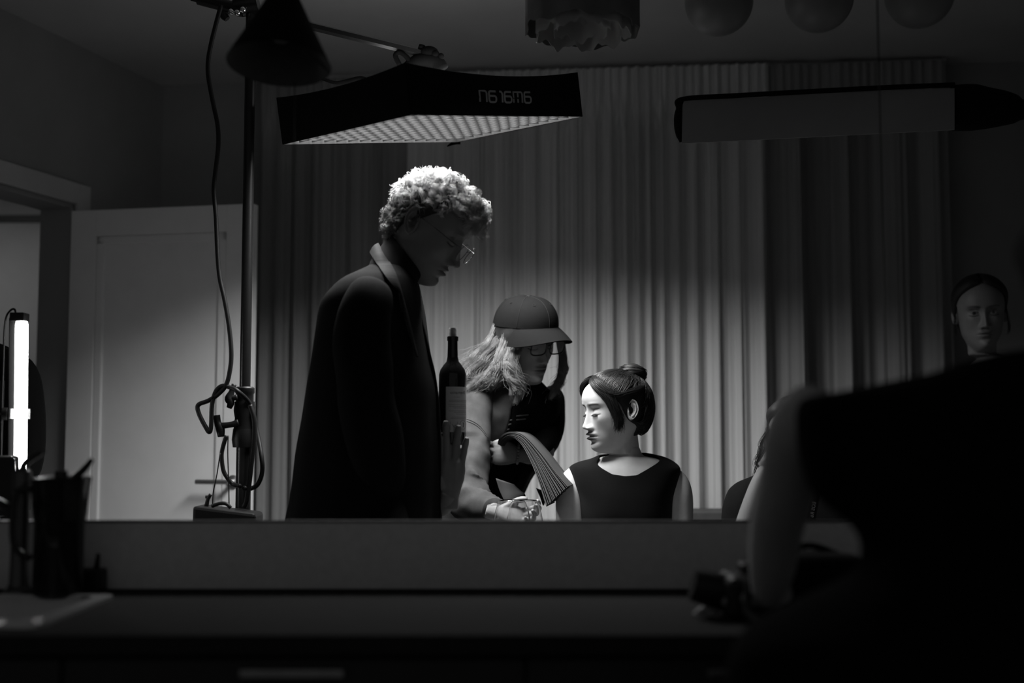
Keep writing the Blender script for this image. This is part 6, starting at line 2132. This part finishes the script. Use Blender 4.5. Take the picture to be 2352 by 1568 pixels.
# camera strap with mirrored lettering
stp = empty('camera_strap', tuple(P(1864, 1170, ED - .14)), 'black camera strap with mirrored lettering hanging on the seated photographer', 'camera strap')
sa, sb_ = P(1886, 1060, ED - .125), P(1856, 1230, ED - .145)
dirv = (sb_ - sa).normalized(); wdir = Vector((1, 0, 0)) - dirv * dirv.x; wdir.normalize()
nfr = wdir.cross(dirv).normalized()
if nfr.y > 0: nfr = -nfr
SWd = .012
MB().slab(np.array([[tuple(sa * (1 - t) + sb_ * t + wdir * w_) for w_ in (-SWd, 0, SWd)] for t in np.linspace(0, 1, 10)]), .002).build('band', M_BLKFAB, stp, smooth=True, auto=60)
c0 = P(1862, 1150, ED - .136)
def strap_w(x, y, h):
    # lettering runs down the strap; letters are mirrored
    return tuple(sa + dirv * ((c0 - sa).dot(dirv) + x) - wdir * (y - .005) + nfr * .0022)
vs, fs = text_mesh('EOS R6', .0135, 'strap_text', lambda x, y, h: strap_w(x, y, h), mirror=False, align='LEFT')
mk('lettering', vs, fs, mat('strap_print', .30, .5), stp, label='pale mirrored lettering')
MB().tube([tuple(sb_), tuple(sb_ + Vector((-.01, 0, -.05))), tuple(sb_ + Vector((-.05, .0, -.09)))], .004, 8, samples=8).build('tail', M_BLKFAB, stp, smooth=True)

# ------------------------------------------------------------------ person in front, leaning on the worktop
GDp = 1.60
HG = Head(95, 10, -6, (0, -.02, .02), 2530, 640, 1.66, 1.0, True, NA=80)
gr_ = empty('person', (P(2300, 1500, 1.5).x, 1.45, 0.0), 'person in a black sleeveless top leaning on the worktop, back to us, out of focus', 'person')
gn = P(2440, 812, 1.62)
g_r = [(gn.x, 1.62, gn.z, .06, .055, .06, 95, 2), (gn.x - .02, 1.62, gn.z - .06, .075, .06, .06, 95, 2), (gn.x - .04, 1.61, gn.z - .14, .17, .09, .09, 95, 2.2), (gn.x - .04, 1.58, gn.z - .25, .19, .1, .1, 95, 2.2), (gn.x - .04, 1.5, .85, .18, .11, .11, 95, 2.2)]
hv, hf, ht = HG.build(g_r)
gs_ = [(hv, hf, ht)]
for sd in (-1, 1):
    v_, f_ = HG.ear(sd, 1.0); gs_.append((v_, f_, None))
am = MB()
gw = Vector((P(1765, 1340, 1.99).x, 1.99, .945))
am.tube([tuple(P(1880, 930, 1.63)), tuple(P(1852, 950, 1.65)), tuple(P(1828, 1000, 1.68)), tuple(P(1810, 1100, 1.75)), tuple(P(1786, 1200, 1.84)), tuple(P(1775, 1290, 1.92)), tuple(gw)], [.03, .038, .041, .041, .040, .037, .027], 24, samples=60)
ms_ = hand_mesh(frame(gw, (1, -.2, .1), (-.45, .85, -.28)), s=1.0, curls=((5, 12, 8),) * 4, spread=(10, 3, -5, -13))
a_, b_ = remesh(ms_, .003, 3)
gs_.append((a_.tolist(), b_, None))
am.tube([tuple(P(2840, 920, 1.60)), tuple(P(2900, 1100, 1.65)), (1.12, 1.82, .96), (1.10, 1.95, .93)], [.04, .042, .036, .026], 18, samples=30)
hm = hand_mesh(frame((1.10, 1.95, .93), (-1, 0, 0), (.1, 1, -.15)), s=1.0, curls=((5, 12, 8),) * 4)
am.add(hm.v, hm.f)
gs_.append((am.v, am.f, None))
skin_body('body', gr_, gs_, M_SKIN)
gl_ = [(806, 2300, 2490, 1.62, .066), (822, 2232, 2560, 1.62, .085), (850, 2140, 2650, 1.62, .10), (880, 2010, 2760, 1.62, .11), (905, 1880, 2850, 1.62, .115), (930, 1838, 2880, 1.615, .12), (1000, 1834, 2890, 1.61, .12), (1080, 1848, 2880, 1.60, .125), (1140, 1880, 2860, 1.59, .125), (1200, 1960, 2840, 1.57, .12), (1260, 1985, 2830, 1.55, .12), (1320, 1950, 2840, 1.53, .12), (1390, 1830, 2870, 1.51, .13), (1450, 1715, 2890, 1.49, .14), (1520, 1675, 2900, 1.47, .14), (1650, 1668, 2900, 1.45, .14), (1900, 1680, 2890, 1.45, .14)]
gt = []
for (y, xl, xr, d, th_) in gl_:
    a, b = P(xl, y, d), P(xr, y, d)
    gt.append(((a.x + b.x) / 2, d, (a.z + b.z) / 2, (b.x - a.x) / 2, th_, th_, 92, 2.3))
V, F = rows_mesh(body_rows(gt, np.linspace(0, 2 * math.pi, 120, endpoint=False), 130), False, True)
M_BLKTOP = mat('black_top', 0.006, 0.95, 0.05, var=0.2)
mk('sleeveless_top', fold_noise(V, .006, 8, 4), F, M_BLKTOP, gr_, smooth=True)
tt_ = MB()
gx_ = gt[-1][0]
for s_ in (-1, 1):
    tt_.tube([(gx_ + s_ * .16, 1.45, .66), (gx_ + s_ * .14, 1.46, .4), (gx_ + s_ * .12, 1.44, .04)], [.14, .10, .08], 16, samples=16)
    tt_.tube([(gx_ + s_ * .12, 1.38, .04), (gx_ + s_ * .12, 1.46, .045), (gx_ + s_ * .12, 1.58, .03)], [.03, .045, .025], 12, samples=12)
tt_.build('trousers', M_BLKTOP, gr_, smooth=True)
tlG = [(-.125, 86), (-.08, 80), (-.03, 74), (.02, 68), (.06, 56), (.088, 24), (.10, 4), (.1185, 0)]
v_, f_ = HG.shell(tlG, -.125, lambda T, Z: .020 + .006 * sm(Z, .02, .1), 90, 44)
mk_np('hair', v_, f_, M_HAIRE, gr_)
# black camera and bag on the worktop
cmr = empty('camera', (P(1690, 1370, 2.06).x, 2.06, CZ), 'black camera with its lens pointing left, lying on the worktop out of focus', 'camera')
cxx = P(1690, 1370, 2.06).x
MB().box((cxx + .02, 2.06, CZ + .036), (.085, .12, .070)).build('body', M_BLKPLAST, cmr, bevel=.012)
MB().tube([(cxx - .02, 2.06, CZ + .040), (cxx - .05, 2.06, CZ + .046), (cxx - .072, 2.06, CZ + .052)], [.031, .029, .026], 20).build('lens', M_BLKPLAST, cmr, smooth=True, auto=40)
MB().box((cxx + .025, 2.06, CZ + .078), (.04, .045, .022)).build('viewfinder', M_BLKPLAST, cmr, bevel=.006)
MB().tube([(cxx + .01, 2.0, CZ + .065), (cxx - .0, 1.95, CZ + .02), (cxx + .03, 1.9, CZ + .008), (cxx + .1, 1.89, CZ + .008)], .006, 8, samples=20).build('strap', M_BLKFAB, cmr, smooth=True)
bgx = P(1850, 1340, 2.15).x + .012
bg = empty('camera_bag', (bgx, 2.17, CZ), 'black soft camera bag on the worktop behind the resting arm', 'bag')
G = []
rings = []
for (z, w_, d_) in ((0, .10, .06), (.012, .108, .066), (.05, .110, .068), (.075, .102, .062), (.09, .08, .05), (.096, .045, .03)):
    rings.append([(bgx + w_ * math.copysign(abs(math.cos(a)) ** .6, math.cos(a)), 2.17 + d_ * math.copysign(abs(math.sin(a)) ** .6, math.sin(a)), CZ + .001 + z) for a in np.linspace(0, 2 * math.pi, 32, endpoint=False)])
b_ = MB(); ringloft(b_, rings, True)
b_.build('body', M_BLKFAB, bg, smooth=True, auto=70)
MB().tube([(bgx - .05, 2.17, CZ + .092), (bgx, 2.17, CZ + .107), (bgx + .05, 2.17, CZ + .092)], .006, 8, samples=14).build('handle', M_BLKFAB, bg, smooth=True)

# ------------------------------------------------------------------ crew member cut off by the left edge, with a monitor
LDp = 3.45
HL_ = Head(300, 10, 0, (0, 0, 0), -110, 690, LDp + .05, 1.0, False, NA=80)
lr = empty('person', (P(-90, 1100, LDp).x, LDp, 0.0), 'crew member in black, only a dark shoulder showing behind the LED tube', 'person')
ln_ = P(-100, 775, LDp + .05)
l_r = [(ln_.x, ln_.y, ln_.z, .06, .055, .06, 285, 2), (ln_.x, ln_.y, ln_.z - .05, .13, .08, .08, 285, 2), (ln_.x, ln_.y, ln_.z - .3, .15, .1, .1, 285, 2.2), (ln_.x, ln_.y, .9, .14, .1, .1, 285, 2.2)]
hv, hf, ht = HL_.build(l_r)
ls_ = [(hv, hf, ht)]
am = MB()
for s_ in (-1, 1):
    am.tube([(ln_.x + s_ * .14, ln_.y, ln_.z - .1), (ln_.x + s_ * .19, ln_.y, ln_.z - .35), (ln_.x + s_ * .16, ln_.y - .14, ln_.z - .45)], [.04, .036, .025], 14, samples=20)
    hm = hand_mesh(frame((ln_.x + s_ * .16, ln_.y - .14, ln_.z - .45), (-s_, 0, .2), (0, -1, .1)), s=1.0, curls=((30, 40, 20),) * 4)
    am.add(hm.v, hm.f)
ls_.append((am.v, am.f, None))
skin_body('body', lr, ls_, M_SKIN2)
jk = [(ln_.x, ln_.y, ln_.z - .005, .085, .07, .08, 285, 2), (ln_.x, ln_.y, ln_.z - .03, .15, .09, .1, 285, 2), (ln_.x, ln_.y, ln_.z - .08, .185, .11, .12, 285, 2.2), (ln_.x, ln_.y, ln_.z - .4, .18, .12, .12, 285, 2.2), (ln_.x, ln_.y, .75, .19, .13, .13, 285, 2.2)]
V, F = rows_mesh(body_rows(jk, az_, 50), False, True)
mk('jacket', fold_noise(V, .006, 9, 7), F, M_BLKTEE, lr, smooth=True)
for s_ in (-1, 1):
    sv = MB()
    sv.tube([(ln_.x + s_ * .12, ln_.y, ln_.z - .07), (ln_.x + s_ * .185, ln_.y, ln_.z - .13), (ln_.x + s_ * .20, ln_.y, ln_.z - .36), (ln_.x + s_ * .165, ln_.y - .12, ln_.z - .45)], [.05, .06, .056, .042], 16, samples=26)
    sv.build('sleeve', M_BLKTEE, lr, smooth=True)
tt_ = MB()
for s_ in (-1, 1):
    tt_.tube([(ln_.x + s_ * .09, ln_.y, .85), (ln_.x + s_ * .09, ln_.y, .45), (ln_.x + s_ * .09, ln_.y, .03)], [.11, .08, .065], 14, samples=14)
tt_.build('trousers', M_BLKTEE, lr, smooth=True)
v_, f_ = HL_.shell(tlF, -.072, lambda T, Z: .012 + 0 * Z, 80, 36)
mk_np('hair', v_, f_, M_HAIRE, lr)
mq = P(33, 1046, 2.98)
mn = empty('field_monitor', (mq.x - .115, 3.01, 0.0), 'black field monitor with a thin pale rim, cut off at the left edge', 'monitor')
MB().box((mq.x - .115, 3.005, mq.z - .075), (.23, .022, .15)).build('housing', M_BLKPLAST, mn, bevel=.008)
rimm = MB()
rp_ = rrect(-.112, .112, -.072, .072, .012, 0)
rimm.tube([(mq.x - .115 + x, 2.993, mq.z - .075 + y) for x, y, z in rp_ + rp_[:1]], .0016, 6)
rimm.build('rim', M_CHROME, mn, smooth=True)
MB().tube([(mq.x - .115, 3.010, mq.z - .148), (mq.x - .115, 3.010, .012)], .012, 12).build('post', M_BLKMETAL, mn, smooth=True, auto=40)
MB().lathe([(0, 0), (.10, 0), (.10, .008), (.02, .016), (0, .016)], (mq.x - .115, 3.01, 0.0), 24).build('foot', M_BLKMETAL, mn, smooth=True, auto=40)
